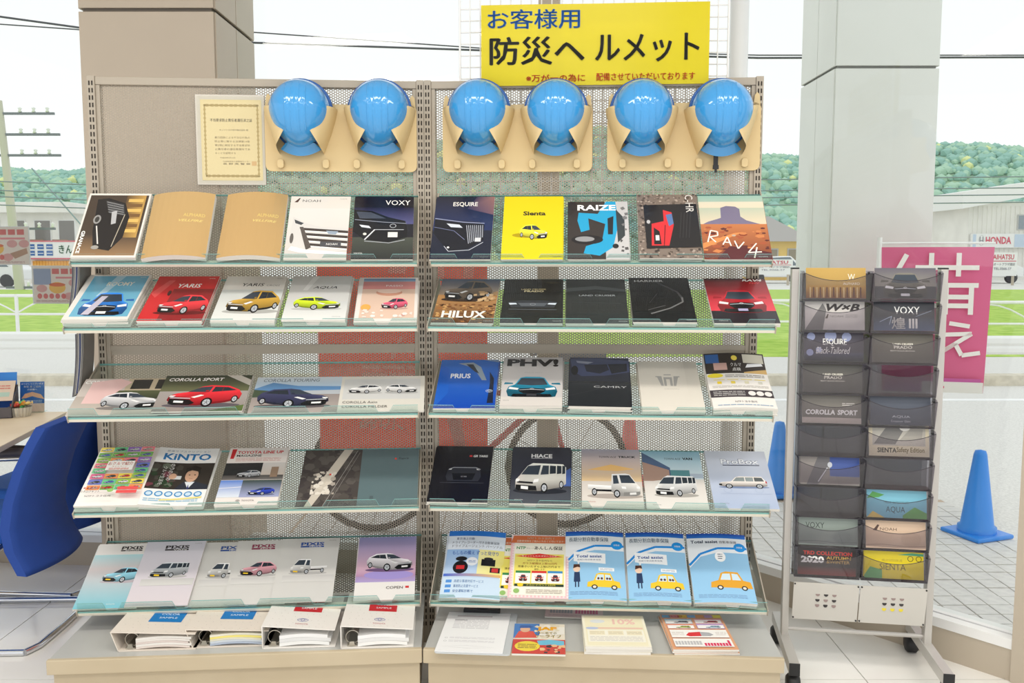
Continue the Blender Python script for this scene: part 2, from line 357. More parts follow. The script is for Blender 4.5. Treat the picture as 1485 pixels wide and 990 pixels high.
def pillar(name, x0, x1, y0, y1, rgb, label):
    e = struct(empty(name, ((x0 + x1) / 2, (y0 + y1) / 2, 0)), label)
    hx, hy = (x1 - x0) / 2, (y1 - y0) / 2
    b = MB(); b.box(-hx + .012, hx - .012, -hy + .012, hy - .012, 0, 3.4); b.build('core', mat(name + '_joint', shade(rgb, .62), .7), e)
    m = mat(name + '_panel', rgb, .42, noise=(1.5, shade(rgb, .97)))
    for z0, z1 in ((0, 2.485), (2.5, 3.4)):
        for s in (-1, 1):
            b = MB(); b.box(-hx, hx, s * hy - .006, s * hy + .006, z0, z1); b.build('cladding_panel', m, e, bevel=.002)
            for a, c_ in ((-hy + .007, -.003), (.003, hy - .007)):
                b = MB(); b.box(s * hx - .006, s * hx + .006, a, c_, z0, z1); b.build('cladding_panel', m, e, bevel=.002)
pillar('column', -1.81, -1.247, 3.86, 4.44, (192, 178, 160), 'beige clad pillar behind the left shelf unit')
pillar('column_outside', 1.763, 2.325, 5.0, 5.58, (232, 234, 228), 'pale grey clad pillar outside behind the leaflet rack')

# ---------------------------------------------------------------- outside: ground, road, hills
m_asph = mat('asphalt', (214, 212, 208), .9, noise=(60, (232, 230, 226), 4)); m_kerb = mat('kerb_concrete', (224, 216, 198), .9, noise=(12, (204, 196, 178)))
g = MB(); g.prism([(-60, 17.5), (-60, 4.47), (-4.2, 4.47), (1.03, 4.01), (2.47, 2.33), (60, 2.33), (60, 13.3), (.5, 13.3), (.5, 17.5)], 'z', -.12, -.03); struct(g.build('ground_forecourt', m_asph), 'pale asphalt forecourt and road outside')
g = MB(); g.prism([(-60, 17.5), (.5, 17.5), (.5, 13.3), (60, 13.3), (60, 40), (-60, 40)], 'z', -.14, -.02); struct(g.build('ground_verge', mat('verge_grass', (150, 190, 60), .95, noise=(3, (186, 214, 96), 5))), 'bright green grass verge beyond the road')
g = MB(); g.box(-90, 90, 40, 160, -.16, -.03); struct(g.build('ground_lots', mat('far_lot', (222, 221, 216), .9)), 'pale parking lots beyond the verge')
m_pav = mat('paving_tile', (226, 224, 220), .7, noise=(25, (212, 210, 208))); m_joint = mat('paving_joint', (196, 176, 156), .9)
pv = MB(); pv.prism([(-1.2, 5.36), (-1.2, 4.21), (1.01, 4.02), (2.45, 2.34), (2.62, 2.34), (2.62, 5.36)], 'z', -.03, -.012); pave = struct(pv.build('paving', m_joint), 'white square paving tiles along the window')
proto = None; cells = []
for i in range(38):
    for j in range(33):
        x, y = -1.18 + .1 * i, 2.08 + .1 * j
        cs = [Vector((x + a, y + b)) for a in (0, .1) for b in (0, .1)]
        if min(max(nW.dot(q) - cW, n1.dot(q) - c1) for q in cs) < .07 or y > 5.26: continue
        cells.append((x, y))
cells.sort(key=lambda q: (q[0] < .85, q[1]))
rest = MB()
for k, (x, y) in enumerate(cells):
    if k < 300:
        if proto is None:
            t = MB(); t.box(0, .094, 0, .094, -.012, 0); proto = t.build('paving_tile', m_pav, pave); o = proto
        else: o = proto.copy(); C.objects.link(o); o.parent = pave
        o.location = (x + .003, y + .003, -.004 + .0015 * math.sin(k * 7.3))
    else: rest.box(x + .003, x + .097, y + .003, y + .097, -.016, -.004)
if rest.v: o = rest.build('paving_tiles', m_pav, pave); o['kind'] = 'stuff'
def thing1(mb, name, m, label, cat, group=None, **k): return tag(mb.build(name, m, **k), label, cat, group)
kb = MB(); kb.box(-60, 60, 10.3, 10.5, -.03, .09); struct(kb.build('kerb', m_kerb), 'weathered concrete kerb along the road')
kb = MB(); kb.box(-60, 60, 9.2, 9.32, -.03, -.022); struct(kb.build('road_line', mat('road_paint', (246, 246, 246), .7)), 'white painted line on the road')

# far hills: a ridge with thousands of tree crowns
def ridge(x): return 40 + 7 * math.sin(x * .018 + 1) + 3 * math.sin(x * .05) + 1 * math.exp(-((x - 170) / 60) ** 2) - 7 * math.exp(-((x - 60) / 55) ** 2)
hb = MB()
def hill(u, v):
    x = -330 + 660 * u; y = 230 + 110 * v; h = ridge(x) * math.sin(min(v * 1.35, 1) * math.pi / 2)
    return (x, y, -2 + h)
hb.grid(hill, 60, 12); hills = struct(hb.build('hills', mat('hill_green', (150, 190, 174), .95, noise=(.05, (170, 200, 160), 6))), 'wooded green hills far behind the houses')  # slope colours paled to stand in for distance haze
ico = bmesh.new(); bmesh.ops.create_icosphere(ico, subdivisions=1, radius=1); iv = [v.co.copy() for v in ico.verts]; jf = [tuple(v.index for v in f.verts) for f in ico.faces]; ico.free()
tr = MB(); rr = random.Random(3)
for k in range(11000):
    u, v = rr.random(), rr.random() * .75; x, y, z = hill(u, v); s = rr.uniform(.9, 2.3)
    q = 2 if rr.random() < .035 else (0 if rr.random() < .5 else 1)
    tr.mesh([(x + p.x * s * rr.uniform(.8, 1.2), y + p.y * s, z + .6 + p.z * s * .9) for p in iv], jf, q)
o = tr.build('tree_canopy', [mat('canopy_dark', (146, 190, 176), .95), mat('canopy_mid', (170, 206, 180), .95), mat('canopy_yellow', (222, 230, 160), .95)])  # crown greens lightened: haze and glare are put into the colour
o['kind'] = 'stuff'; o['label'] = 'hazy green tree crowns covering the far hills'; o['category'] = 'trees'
# ---------------------------------------------------------------- two perforated display units with sloping glass shelves
m_steel = mat('unit_steel', (170, 160, 145), .42); m_steel_d = mat('unit_recess', (150, 141, 128), .5); m_perf = perf_mat('perforated_steel', (158, 148, 134))
m_slot = mat('slot_dark', (50, 44, 38), .8); m_gl = clear_mat('shelf_glass', (249, 253, 252), .035); m_edge = mat('glass_edge_teal', (122, 178, 174), .15, spec=.7)
m_rail = mat('shelf_rail_cream', (226, 218, 202), .4); m_lip = clear_mat('acrylic_lip', (240, 247, 245), .05); m_deck = mat('deck_cream', (196, 181, 154), .5, noise=(4, (190, 174, 146))); m_deck_top = mat('deck_grey_top', (184, 184, 180), .35)
#              front z, back z, reach
SHELVES = [(1.447, 1.687, .228), (1.233, 1.385, .303), (.938, 1.082, .303), (.611, .757, .295), (.274, .425, .303)]
UNITS = {}
def unit(key, ox, oy, theta, W, label, il=0, ir=0):
    e = empty('display_unit', (ox, oy, 0), theta); tag(e, label, 'display shelf'); H = 2.1
    UM = Matrix.Translation((ox, oy, 0)) @ Matrix.Rotation(theta, 4, 'Z'); sh = []
    for x0 in (0, W - .026):
        p = MB(); p.box(x0, x0 + .026, -.012, .03, 0, H); po = p.build('post', m_steel, e, bevel=.0015)
        s = MB()
        for k in range(80):
            z = H - .018 - k * .0253
            for dx in (.0055, .0155): s.box(x0 + dx, x0 + dx + .0048, -.0128, -.010, z - .0155, z)
        s.build('slots', m_slot, po)
        q = MB(); a, b_ = (x0 + .026, x0 + .040) if x0 == 0 else (x0 - .014, x0); q.box(a, b_, -.004, .026, .2, H - .03); q.build('side_channel', m_steel, e, bevel=.001)
    t = MB(); t.box(.026, W - .026, -.008, .03, H - .03, H - .003); t.build('top_rail', m_steel, e, bevel=.002)
    t = MB(); t.box(.026, W - .026, .004, .02, 1.112, 1.128); t.box(.026, W - .026, -.002, .02, 1.128, 1.146); t.build('middle_rail', m_steel, e)
    for z0, z1 in ((1.146, H - .03), (.2, 1.112)):
        p = MB(); p.face([(.04, .004, z0), (W - .04, .004, z0), (W - .04, .004, z1), (.04, .004, z1)]); p.build('perforated_panel', m_perf, e)
    d = MB(); d.box(-.012 + 1.5 * il, W + .006 - ir, -.505, -.012, .178, .198); d.build('deck_top', m_deck_top, e, bevel=.003)
    d = MB(); d.box(-.014 + 1.5 * il, W + .008 - ir, -.512, -.494, .152, .2); d.build('deck_edge', m_deck, e, bevel=.003)
    d = MB(); d.box(1.5 * il, W - ir, -.495, -.02, 0, .152); d.build('deck_base', m_deck, e, bevel=.003)
    for k, (zf, zb, rc) in enumerate(SHELVES):
        y0, y1 = -rc, -.018; L = math.hypot(y1 - y0, zb - zf); al = math.atan2(zb - zf, y1 - y0)
        SM = Matrix.Translation((0, y0, zf)) @ Matrix.Rotation(al, 4, 'X'); sh.append((UM @ SM, al))
        s = empty('shelf', matrix=None); s.parent = e; s.matrix_local = SM
        x0, x1 = .004 + il, W - .004 - ir
        g = MB(); g.box(x0, x1, 0, L, -.006, 0); g.build('glass_plate', m_gl, s)
        g = MB(); g.box(x0, x1, -.0012, 0, -.0065, .0005); g.box(x0, x1, L, L + .0012, -.0065, .0005); g.build('glass_edge', m_edge, s)
        g = MB(); g.box(x0, x1, -.004, .016, -.016, -.0065); g.build('front_rail', m_rail, s)
        lip = MB(); M = Matrix.Rotation(-al, 4, 'X'); n = 5; cw = (x1 - x0) / n; hl, lo = .030, .006; out = [(x0, -.002)]; top = []
        for i in range(n):
            a = x0 + cw * i
            top += [(a, hl), (a + cw * .36, hl), (a + cw * .42, lo), (a + cw * .58, lo), (a + cw * .64, hl)]
        top.append((x1, hl)); 
        for (a, za), (b_, zb2) in zip(top, top[1:]):
            lip.mesh([(a, -.004, 0), (b_, -.004, 0), (b_, -.004, zb2), (a, -.004, za), (a, -.002, 0), (b_, -.002, 0), (b_, -.002, zb2), (a, -.002, za)], [(0, 1, 2, 3), (7, 6, 5, 4)], 0, None, False, M)
            lip.mesh([(a, -.0042, za), (b_, -.0042, zb2), (b_, -.0018, zb2), (a, -.0018, za), (a, -.0042, za - .0012), (b_, -.0042, zb2 - .0012)], [(0, 1, 2, 3), (4, 5, 1, 0)], 1, None, False, M)
        lip.build('front_lip', [m_lip, m_edge], s)
        for xx in (x0 - .004, x1):
            b = MB(); b.prism([(-.006, .004), (-.006, -.018), (.03, -.02), (L - .02, -.075), (L + .01, -.075), (L + .01, .004)], 'x', xx, xx + .004); b.build('bracket', m_steel, s)
    UNITS[key] = (UM, sh, W); return e
unit('L', -1.493, 3.228, math.atan2(.0733, .9973), 1.176, 'perforated steel shelf unit with five sloping glass shelves, before the beige pillar', 0, .018)
unit('R', -.318, 3.316, R(-3.6), 1.208, 'perforated steel shelf unit with five sloping glass shelves, next to the leaflet rack', .05, 0)
# ---------------------------------------------------------------- street furniture, houses, cars outside
m_white = mat('white_paint', (244, 244, 242), .5); m_wall = mat('house_white', (240, 238, 232), .85, noise=(.6, (228, 226, 220)))
def guard_rail(name, x0, x1, Y, label):
    e = empty(name, ((x0 + x1) / 2, Y, -.03)); tag(e, label, 'guard rail', 'roadside guard rails'); h = (x1 - x0) / 2
    b = MB(); pr = [(.0, .30), (-.03, .33), (-.03, .38), (.0, .41), (-.03, .44), (-.03, .50), (.0, .53), (.012, .53), (.012, .30)]; b.prism(pr, 'x', -h, h); b.build('beam', m_white, e)
    n = max(2, int(h * 2 / 2.0)); 
    for i in range(n + 1):
        x = -h + .2 + (2 * h - .4) * i / n
        b = MB(); b.tube([(x, .06, 0), (x, .06, .56)], .045, 10); b.build('post', m_white, e)
        for zz in (.36, .48):
            b = MB(); b.tube([(x, -.04, zz), (x, .02, zz)], .014, 6); b.build('bolt', m_frame, e)
guard_rail('guard_rail', -9.6, -3.2, 11.5, 'white guard rail beam along the road at the left')
guard_rail('guard_rail', 5.4, 9.5, 10.9, 'white guard rail beam along the road at the right')
def pipe_fence(x0, x1, Y, label):
    e = empty('pipe_fence', ((x0 + x1) / 2, Y, -.03)); tag(e, label, 'fence', 'white pipe fences on the verge'); h = (x1 - x0) / 2; n = max(1, int(h * 2 / 1.5))
    b = MB(); b.tube([(-h, 0, .75), (h, 0, .75)], .03, 8); b.build('rail', m_white, e)
    b = MB(); b.tube([(-h, 0, .4), (h, 0, .4)], .022, 8); b.build('rail', m_white, e)
    for i in range(n + 1):
        x = -h + 2 * h * i / n; b = MB(); b.tube([(x, 0, 0), (x, 0, .78)], .035, 8); b.build('post', m_white, e)
        if i < n:
            b = MB(); b.tube([(x + 2 * h / n * t, 0, .42 + .3 * math.sin(t * math.pi)) for t in [k / 8 for k in range(9)]], .016, 6); b.build('arch', m_white, e)
pipe_fence(5.4, 11.5, 14.5, 'white pipe fence with arches on the right verge')
pipe_fence(3.6, 5.1, 15.0, 'white pipe fence seen between the shelves and the pillar')
pipe_fence(-11, -6.2, 17, 'low white pipe fence on the left verge')

def house(name, px0, px1, ptop, pbase, Y, depth, wallm, label, roof=None, over=.4, cat='building', slab=None):
    a, b_ = at(px0, pbase, Y), at(px1, ptop, Y); w2 = (b_.x - a.x) / 2; zb, zt = -.1, b_.z
    e = empty(name, ((a.x + b_.x) / 2, Y, zb)); tag(e, label, cat); H = zt - zb
    b = MB(); b.box(-w2, w2, 0, depth, 0, H); b.build('wall', wallm, e)
    if roof:
        rise, m = roof; o = over; b = MB()
        q = [(-w2 - o, -o, H), (w2 + o, -o, H), (w2 + o, depth + o, H), (-w2 - o, depth + o, H)]; rx = max(w2 - depth / 2, w2 * .15); rd = [(-rx, depth / 2, H + rise), (rx, depth / 2, H + rise)]
        for f in ([q[0], q[1], rd[1], rd[0]], [q[2], q[3], rd[0], rd[1]], [q[1], q[2], rd[1]], [q[3], q[0], rd[0]], q[::-1]): b.face(f)
        b.build('roof', m, e)
    if slab:
        b = MB(); b.box(-w2 - over, w2 + over, -over, depth, H, H + slab); b.build('roof_slab', m_wall, e, bevel=.05)
    return e, w2, H
def win(e, x0, x1, z0, z1, rgb=(120, 140, 150), y=0, name='window', frame=(190, 190, 188)):
    b = MB(); b.box(x0 - .07, x1 + .07, y - .06, y + .02, z0 - .07, z1 + .07); f = b.build(name, mat('far_frame_%d%d%d' % frame, frame, .6), e)
    b = MB(); b.box(x0, x1, y - .075, y - .05, z0, z1); b.build('pane', mat('far_pane_%d%d%d' % rgb, rgb, .2), f)
m_roof = mat('roof_grey', (170, 166, 162), .8)
# two-storey white building with balconies, left
e, w2, H = house('apartment_building', -60, 92, 309, 432, 60, 9, m_wall, 'white two-storey building with flat roof and balconies behind the street posters', slab=.7, over=.7)
for i, x in enumerate((-1.6, .1, 1.8, 3.4)):
    win(e, w2 * .12 + x - .5, w2 * .12 + x + .5, H - 2.1, H - .5, (126, 122, 118), frame=(226, 226, 224))
    b = MB(); b.box(w2 * .12 + x - .5, w2 * .12 + x + .5, -1.05, -.98, H - 2.6, H - 1.75); b.build('balcony_rail', mat('balcony_brown', (150, 124, 106), .7), e)
b = MB(); b.box(-w2, w2 + .4, -1.1, 0, H - 3.1, H - 2.2); b.build('balcony', m_wall, e)
# low shop with banner fascia
e, w2, H = house('corner_shop', 44, 140, 352, 434, 50, 6, m_wall, 'low shop with white fascia sign and orange shutter, left beyond the grass')
b = MB(); b.box(-w2 - .1, w2 + .1, -.35, -.05, H - .85, H + .05); b.build('fascia', m_sill, e)
for z in (H - .9, H + .05): b = MB(); b.box(-w2 - .1, w2 + .1, -.38, -.04, z, z + .07); b.build('fascia_trim', mat('fascia_red', (214, 110, 122), .6), e)
D = Print(2 * w2, .9, .0, .002)
for i in range(3):
    for j in range(2): D.rect(.06 + .13 * i, .16 + .4 * j, .15 + .13 * i, .46 + .4 * j, (70, 110, 170)); D.rect(.065 + .13 * i, .28 + .4 * j, .145 + .13 * i, .32 + .4 * j, (240, 240, 240))
D.text('きんた', .50, .3, .80, .8, (90, 190, 130), .02)
o = D.mb.build('fascia_lettering', print_mat('far_print', .6), e); o.matrix_local = Matrix.Translation((0, -.36, H - .85)) @ Matrix.Rotation(R(90), 4, 'X')
b = MB(); b.box(-w2 + .3, w2 - 1.2, -.1, 0, 0, H - 1.0); b.build('shutter', mat('shutter_orange', (242, 186, 84), .6), e)
for i in range(14): b = MB(); x = -w2 + .3 + (2 * w2 - 1.5) * i / 14; b.box(x, x + .05, -.13, -.1, 0, H - 1.0); b.build('shutter_rib', mat('shutter_rib', (226, 166, 66), .6), e)
# showroom building with brand board, right
e, w2, H = house('dealer_building', 1399, 1560, 292, 424, 58, 10, m_wall, 'white dealer building with a HONDA sign board at the right')
b = MB(); b.prism([(-w2 - .8, H - .5), (w2, H + .9), (w2, H + 1.7), (-w2 - .8, H + .55)], 'y', -.8, 10); b.build('roof_edge', m_sill, e)
for i in range(24): b = MB(); x = -w2 + .3 * i; b.box(x, x + .03, -.05, 0, .2, H - .3); b.build('wall_rib', m_wall, e)
win(e, -.2, .15, H - 1.75, H - .9, (140, 150, 160)); win(e, .9, 1.6, .5, 1.6, (150, 160, 168))
b = MB(); b.box(-w2 + .15, w2, -.3, -.05, H - 2.95, H - 2.05); b.build('sign_board', m_sill, e)
D = Print(2 * w2, .9, .0, .002); D.rect(.03, .05, .06, .95, (196, 212, 230)); D.rect(.42, .05, .98, .95, (196, 212, 230)); D.text('HONDA', .15, .26, .39, .78, (214, 84, 104), .03)
D.line([(.095, .25), (.098, .78)], .006, (120, 124, 132)); D.line([(.125, .25), (.122, .78)], .006, (120, 124, 132)); D.line([(.098, .5), (.122, .5)], .006, (120, 124, 132)); D.ring(.11, .52, .022, .36, .002, (150, 154, 160))
o = D.mb.build('sign_lettering', MATS.get('fp') or bpy.data.materials['far_print'], e); o.matrix_local = Matrix.Translation((0, -.31, H - 2.95)) @ Matrix.Rotation(R(90), 4, 'X')
e, w2, H = house('gable_house', 1338, 1392, 331, 424, 76, 7, m_wall, 'white house with grey hipped roof left of the HONDA building', roof=(1.9, m_roof), over=.5)
e, w2, H = house('gable_house', 1096, 1166, 350, 424, 56, 7, mat('house_yellow', (240, 206, 120), .8), 'yellow house with grey hipped roof between shelves and pillar', roof=(1.7, m_roof), over=.6)
win(e, -.9, -.2, H - 1.5, H - .5, (150, 140, 120)); win(e, .5, 1.2, H - 1.4, H - .5, (150, 140, 120)); b = MB(); b.box(-w2, w2, -.9, -.8, H - 2.0, H - 1.5); b.build('balcony_rail', m_frame, e)
def board(name, px0, px1, py0, py1, Y, label, draw):
    a, b_ = at(px0, py1, Y), at(px1, py0, Y); w_, h_ = b_.x - a.x, b_.z - a.z
    e = empty(name, ((a.x + b_.x) / 2, Y, -.05)); tag(e, label, 'sign')
    b = MB(); b.box(-w_ / 2, w_ / 2, 0, .15, a.z + .05, b_.z + .05); b.build('board', m_sill, e)
    for x in (-w_ * .4, w_ * .4): b = MB(); b.tube([(x, .08, 0), (x, .08, a.z + .1)], .07, 8); b.build('post', m_frame, e)
    D = Print(w_, h_, 0, .002); draw(D); o = D.mb.build('lettering', bpy.data.materials['far_print'], e); o.matrix_local = Matrix.Translation((0, -.01, a.z + .05)) @ Matrix.Rotation(R(90), 4, 'X')
def d1_(D): D.text('DAIHATSU', .04, .70, .88, .92, (206, 70, 90), .02); D.rect(.02, .62, .96, .65, (206, 70, 90)); D.text('(株)オートプラザ諏訪', .04, .42, .92, .56, (90, 90, 100)); D.text('TEL.0266-57', .2, .26, .8, .36, (110, 110, 130))
board('roadside_sign', 1432, 1476, 366, 400, 46, 'white DAIHATSU sign board with red lettering at the right', d1_)
board('roadside_sign', 1092, 1150, 376, 398, 46, 'white dealer sign board with red line seen past the shelves', d1_)
def far_car(px, py, Y, rgb, label, ln=3.3, rz=0):
    p = on_z(px, py, -.03) if Y is None else Vector((at(px, py, Y).x, Y, -.03)); e = empty('car', p, rz); tag(e, label, 'car', 'cars parked beyond the verge'); h = ln / 2
    b = MB(); prof = [(-h, .35), (-h, .8), (-h * .55, .95), (-h * .3, 1.45), (h * .45, 1.5), (h * .8, .98), (h, .85), (h, .35)]; b.prism(prof, 'y', 0, 1.6); b.build('body', mat('car_%d%d%d' % rgb, rgb, .3), e, bevel=.06)
    b = MB(); b.prism([(-h * .48, .98), (-h * .28, 1.4), (h * .42, 1.44), (h * .68, .98)], 'y', -.01, 1.61); b.build('side_glass', mat('car_glass', (110, 122, 132), .15), e)
    for x in (-h * .6, h * .6):
        b = MB(); b.tube([(x, -.03, .32), (x, .2, .32)], .31, 14); b.build('wheel', mat('tyre', (50, 50, 52), .8), e)
for k, (px, rgb, lb) in enumerate(((1440, (236, 236, 236), 'white'), (1545, (214, 214, 218), 'silver'), (1126, (238, 238, 238), 'white'), (-20, (232, 232, 234), 'white'))):
    far_car(px, 418, (49, 52, 49, 43)[k], rgb, lb + ' parked car ' + ('below the DAIHATSU sign', 'at the right frame edge', 'seen past the shelf unit', 'beyond the left grass verge')[k])
# utility pole and cables
P = at(27, 380, 40); e = empty('utility_pole', (P.x, 40, -.03)); tag(e, 'pale concrete utility pole with transformer and crossarms at the left', 'pole')
Hp = at(3, 145, 40).z; b = MB(); b.tube([(0, 0, 0), (-.5, 0, Hp)], [.22, .14], 10); b.build('shaft', mat('pole_concrete', (206, 202, 190), .8), e)
m_dk = mat('cable_dark', (120, 124, 136), .7)
for k, (z, L) in enumerate(((Hp - .6, 1.3), (Hp - 1.5, 1.5), (Hp - 2.4, 1.5), (Hp - 5.6, 1.1), (Hp - 8.2, 1.2))):
    b = MB(); b.box(-.6, L + .6, -.05, .05, z, z + .1); b.build('crossarm', m_dk, e)
    for x in (.4, 1.0, 1.6):
        b = MB(); b.lathe([(0, z + .1), (.09, z + .12), (.05, z + .2), (.09, z + .28), (0, z + .34)], 8, M=Matrix.Translation((x, 0, 0))); b.build('insulator', m_white, e)
b = MB(); b.lathe([(0, Hp - 9.6), (.32, Hp - 9.6), (.34, Hp - 8.5), (0, Hp - 8.3)], 14, M=Matrix.Translation((1.5, 0, 0))); b.build('transformer', mat('transformer_grey', (190, 198, 206), .5), e)
def cable(pts, Y, r, label, rgb=(70, 72, 80)):
    b = MB(); b.tube([at(x, y, Y) for x, y in pts], r, 6); thing1(b, 'power_cable', mat('cable_%d' % rgb[0], rgb, .7), label, 'cable', 'overhead cables')
cable([(-30, 20), (115, 40), (370, 62), (700, 73), (1100, 84), (1500, 83)], 20, .022, 'lower thick overhead cable crossing behind the yellow sign')
cable([(-30, 33), (115, 43), (370, 47), (700, 70), (1100, 80), (1500, 80)], 20.6, .014, 'upper thick overhead cable crossing behind the yellow sign')
for k, (y0, y1, y2) in enumerate(((262, 264, 260), (275, 282, 276), (284, 292, 286), (296, 303, 297))):
    cable([(-30, y0), (130, y0 + 6), (700, y1), (1150, y2), (1500, y2 - 4)], 34, .022, ('highest', 'second', 'third', 'lowest')[k] + ' of the thin cables before the hills', (126, 140, 150))
cable([(46, 244), (200, 420)], 39, .03, 'slanting stay cable right of the utility pole', (140, 160, 170))
# cones
def cone(px, py, rgb, h, label, bm, rz=0):
    p = on_z(px, py, -.004); e = empty('traffic_cone', (p.x, p.y, -.004), rz); tag(e, label, 'traffic cone', 'traffic cones outside the window'); m = mat(bm, rgb, .35)
    s = h / .7; b = MB(); b.box(-.19 * s, .19 * s, -.19 * s, .19 * s, 0, .035 * s); b.build('base', m, e, bevel=.008)
    b = MB(); b.lathe([(.145 * s, .03 * s), (.145 * s, .075 * s), (.125 * s, .085 * s), (.05 * s, .66 * s), (.04 * s, .69 * s), (0, .7 * s)], 24); b.build('cone_body', m, e)
cone(1416, 775, (52, 140, 232), .46, 'blue traffic cone right of the leaflet rack', 'cone_blue', R(20)); cone(1128, 716, (52, 140, 232), .46, 'blue traffic cone between shelves and leaflet rack', 'cone_blue', R(8))
cone(912, 700, (236, 92, 92), .46, 'red traffic cone behind the right perforated panel', 'cone_red', R(3))
# red bicycle behind the lower panels
e = empty('bicycle', (-.22, 4.75, -.004), R(4)); tag(e, 'red-framed bicycle parked outside behind the perforated panels', 'bicycle'); m_tyre = mat('tyre', (50, 50, 52), .8); m_red = mat('bike_red', (206, 60, 66), .35); m_chr = mat('chrome', (220, 222, 226), .12, metal=1)
for x in (-.52, .52):
    b = MB(); b.tube([(x + .32 * math.cos(t), 0, .335 + .32 * math.sin(t)) for t in [2 * math.pi * k / 28 for k in range(28)]], .018, 8, closed=True); wh = b.build('wheel', m_tyre, e)
    b = MB()
    for k in range(12): t = k * math.pi / 6; b.tube([(x, 0, .335), (x + .31 * math.cos(t), 0, .335 + .31 * math.sin(t))], .002, 4)
    b.tube([(x, -.04, .335), (x, .04, .335)], .025, 8); b.build('spokes', m_chr, wh)
for nm, pts, r in (('down_tube', [(-.05, 0, .30), (.40, 0, .72)], .018), ('seat_tube', [(-.05, 0, .30), (-.18, 0, .82)], .016), ('top_tube', [(-.15, 0, .70), (.40, 0, .78)], .015), ('chain_stay', [(-.05, 0, .30), (-.52, 0, .335)], .01), ('seat_stay', [(-.15, 0, .70), (-.52, 0, .335)], .009), ('fork', [(.40, 0, .80), (.52, 0, .335)], .014)):
    b = MB(); b.tube(pts, r, 8); b.build(nm, m_red, e)
b = MB(); b.tube([(.30, -.27, .98), (.40, -.15, 1.0), (.39, 0, .98), (.40, .15, 1.0), (.30, .27, .98)], .012, 8); b.tube([(.40, 0, .8), (.385, 0, .98)], .012, 8); b.build('handlebar', m_chr, e)
b = MB(); b.lathe([(0, .82), (.1, .83), (.12, .86), (0, .88)], 12, M=Matrix.Translation((-.19, 0, 0)) @ Matrix.Diagonal((1.2, .8, 1, 1))); b.build('saddle', m_tyre, e)
b = MB(); b.box(.42, .70, -.16, .16, .78, .98); b.build('basket', m_dk, e)
# coral poster taped to the glass, seen through the perforated panels
def on_glass(px, py):    # point on the inner face of the long window
    q = at(px, py, 4.0); d = (q - Vector((0, 0, EYE))); t = (c1 - .035 - 0) / (n1.x * d.x + n1.y * d.y); return Vector((0, 0, EYE)) + d * t
def glass_sheet(name, px0, px1, py0, py1, label, bgc, draw, cat='poster', off=.004):
    a, b_ = on_glass(px0, py1), on_glass(px1, py0); w_ = (Vector((b_.x, b_.y)) - Vector((a.x, a.y))).length; h_ = b_.z - a.z; ang = math.atan2(d1.y, d1.x)
    M = Matrix.Translation(((a.x + b_.x) / 2 - n1.x * off, (a.y + b_.y) / 2 - n1.y * off, a.z)) @ Matrix.Rotation(ang, 4, 'Z') @ Matrix.Rotation(R(90), 4, 'X')
    b = MB(); b.box(-w_ / 2, w_ / 2, 0, h_, 0, .0006, col=bgc); o = b.build(name, PR); o.matrix_world = M; tag(o, label, cat)
    D = Print(w_, h_, .0008); draw(D); q = D.mb.build('print', PR, o)
PR = print_mat('poster_print', .5, thin=.75)
PRB = print_mat('banner_print', .6)
def coral(D):
    w_ = (250, 246, 240)
    D.poly([(.42, .80), (.50, .98), (.62, .98), (.52, .80)], w_); D.poly([(.68, .78), (.70, .98), (.76, .98), (.75, .78)], w_); D.poly([(.86, .78), (.88, .98), (.94, .98), (.92, .78)], w_)
    D.line([(.44, .42), (.50, .52)], .02, w_); D.text('締切、', .24, .10, .50, .17, w_, .03); D.lines(.26, .33, .94, .40, 2, w_, .5, 5)
    D.poly([(.62, .24), (.80, .15), (.95, .24)], (150, 110, 90)); D.poly([(.76, .16), (.84, .19), (.88, .0), (.82, .0)], (206, 200, 196))
glass_sheet('coral_poster', 465, 706, 330, 652, 'coral red poster with white lettering on the window behind both shelf units', (246, 132, 108), coral)
def street(D):
    D.rect(.02, .02, .98, .98, (232, 224, 216)); 
    for i in range(4): D.rect(.34 + .15 * i, .78, .46 + .15 * i, .92, (222, 150, 150))
    D.rect(.40, .66, .92, .71, (230, 170, 176)); D.rect(.03, .5, .32, .92, (176, 190, 214)); D.ell(.42, .42, .14, .15, (240, 210, 140)); D.ell(.42, .50, .14, .05, (226, 160, 140))
    for k, (x, y) in enumerate(((.70, .55), (.90, .55), (.62, .2), (.16, .40))): D.ell(x, y, .09, .1, (226, 190, 190))
    D.poly([(.66, .3), (.94, .44), (.96, .30), (.74, .16)], (200, 176, 160))
    for k in range(5): D.ell(.12 + .1 * k, .2, .04, .07, (224, 150, 150))
    D.lines(.06, .04, .9, .10, 2, (200, 176, 176), .5, 3)
glass_sheet('window_poster', -40, 43, 328, 384, 'faded event poster on the window at the left frame edge', (214, 216, 216), street); glass_sheet('window_poster', 49, 133, 385, 440, 'faded event poster on the window just left of the shelves', (214, 216, 216), street)
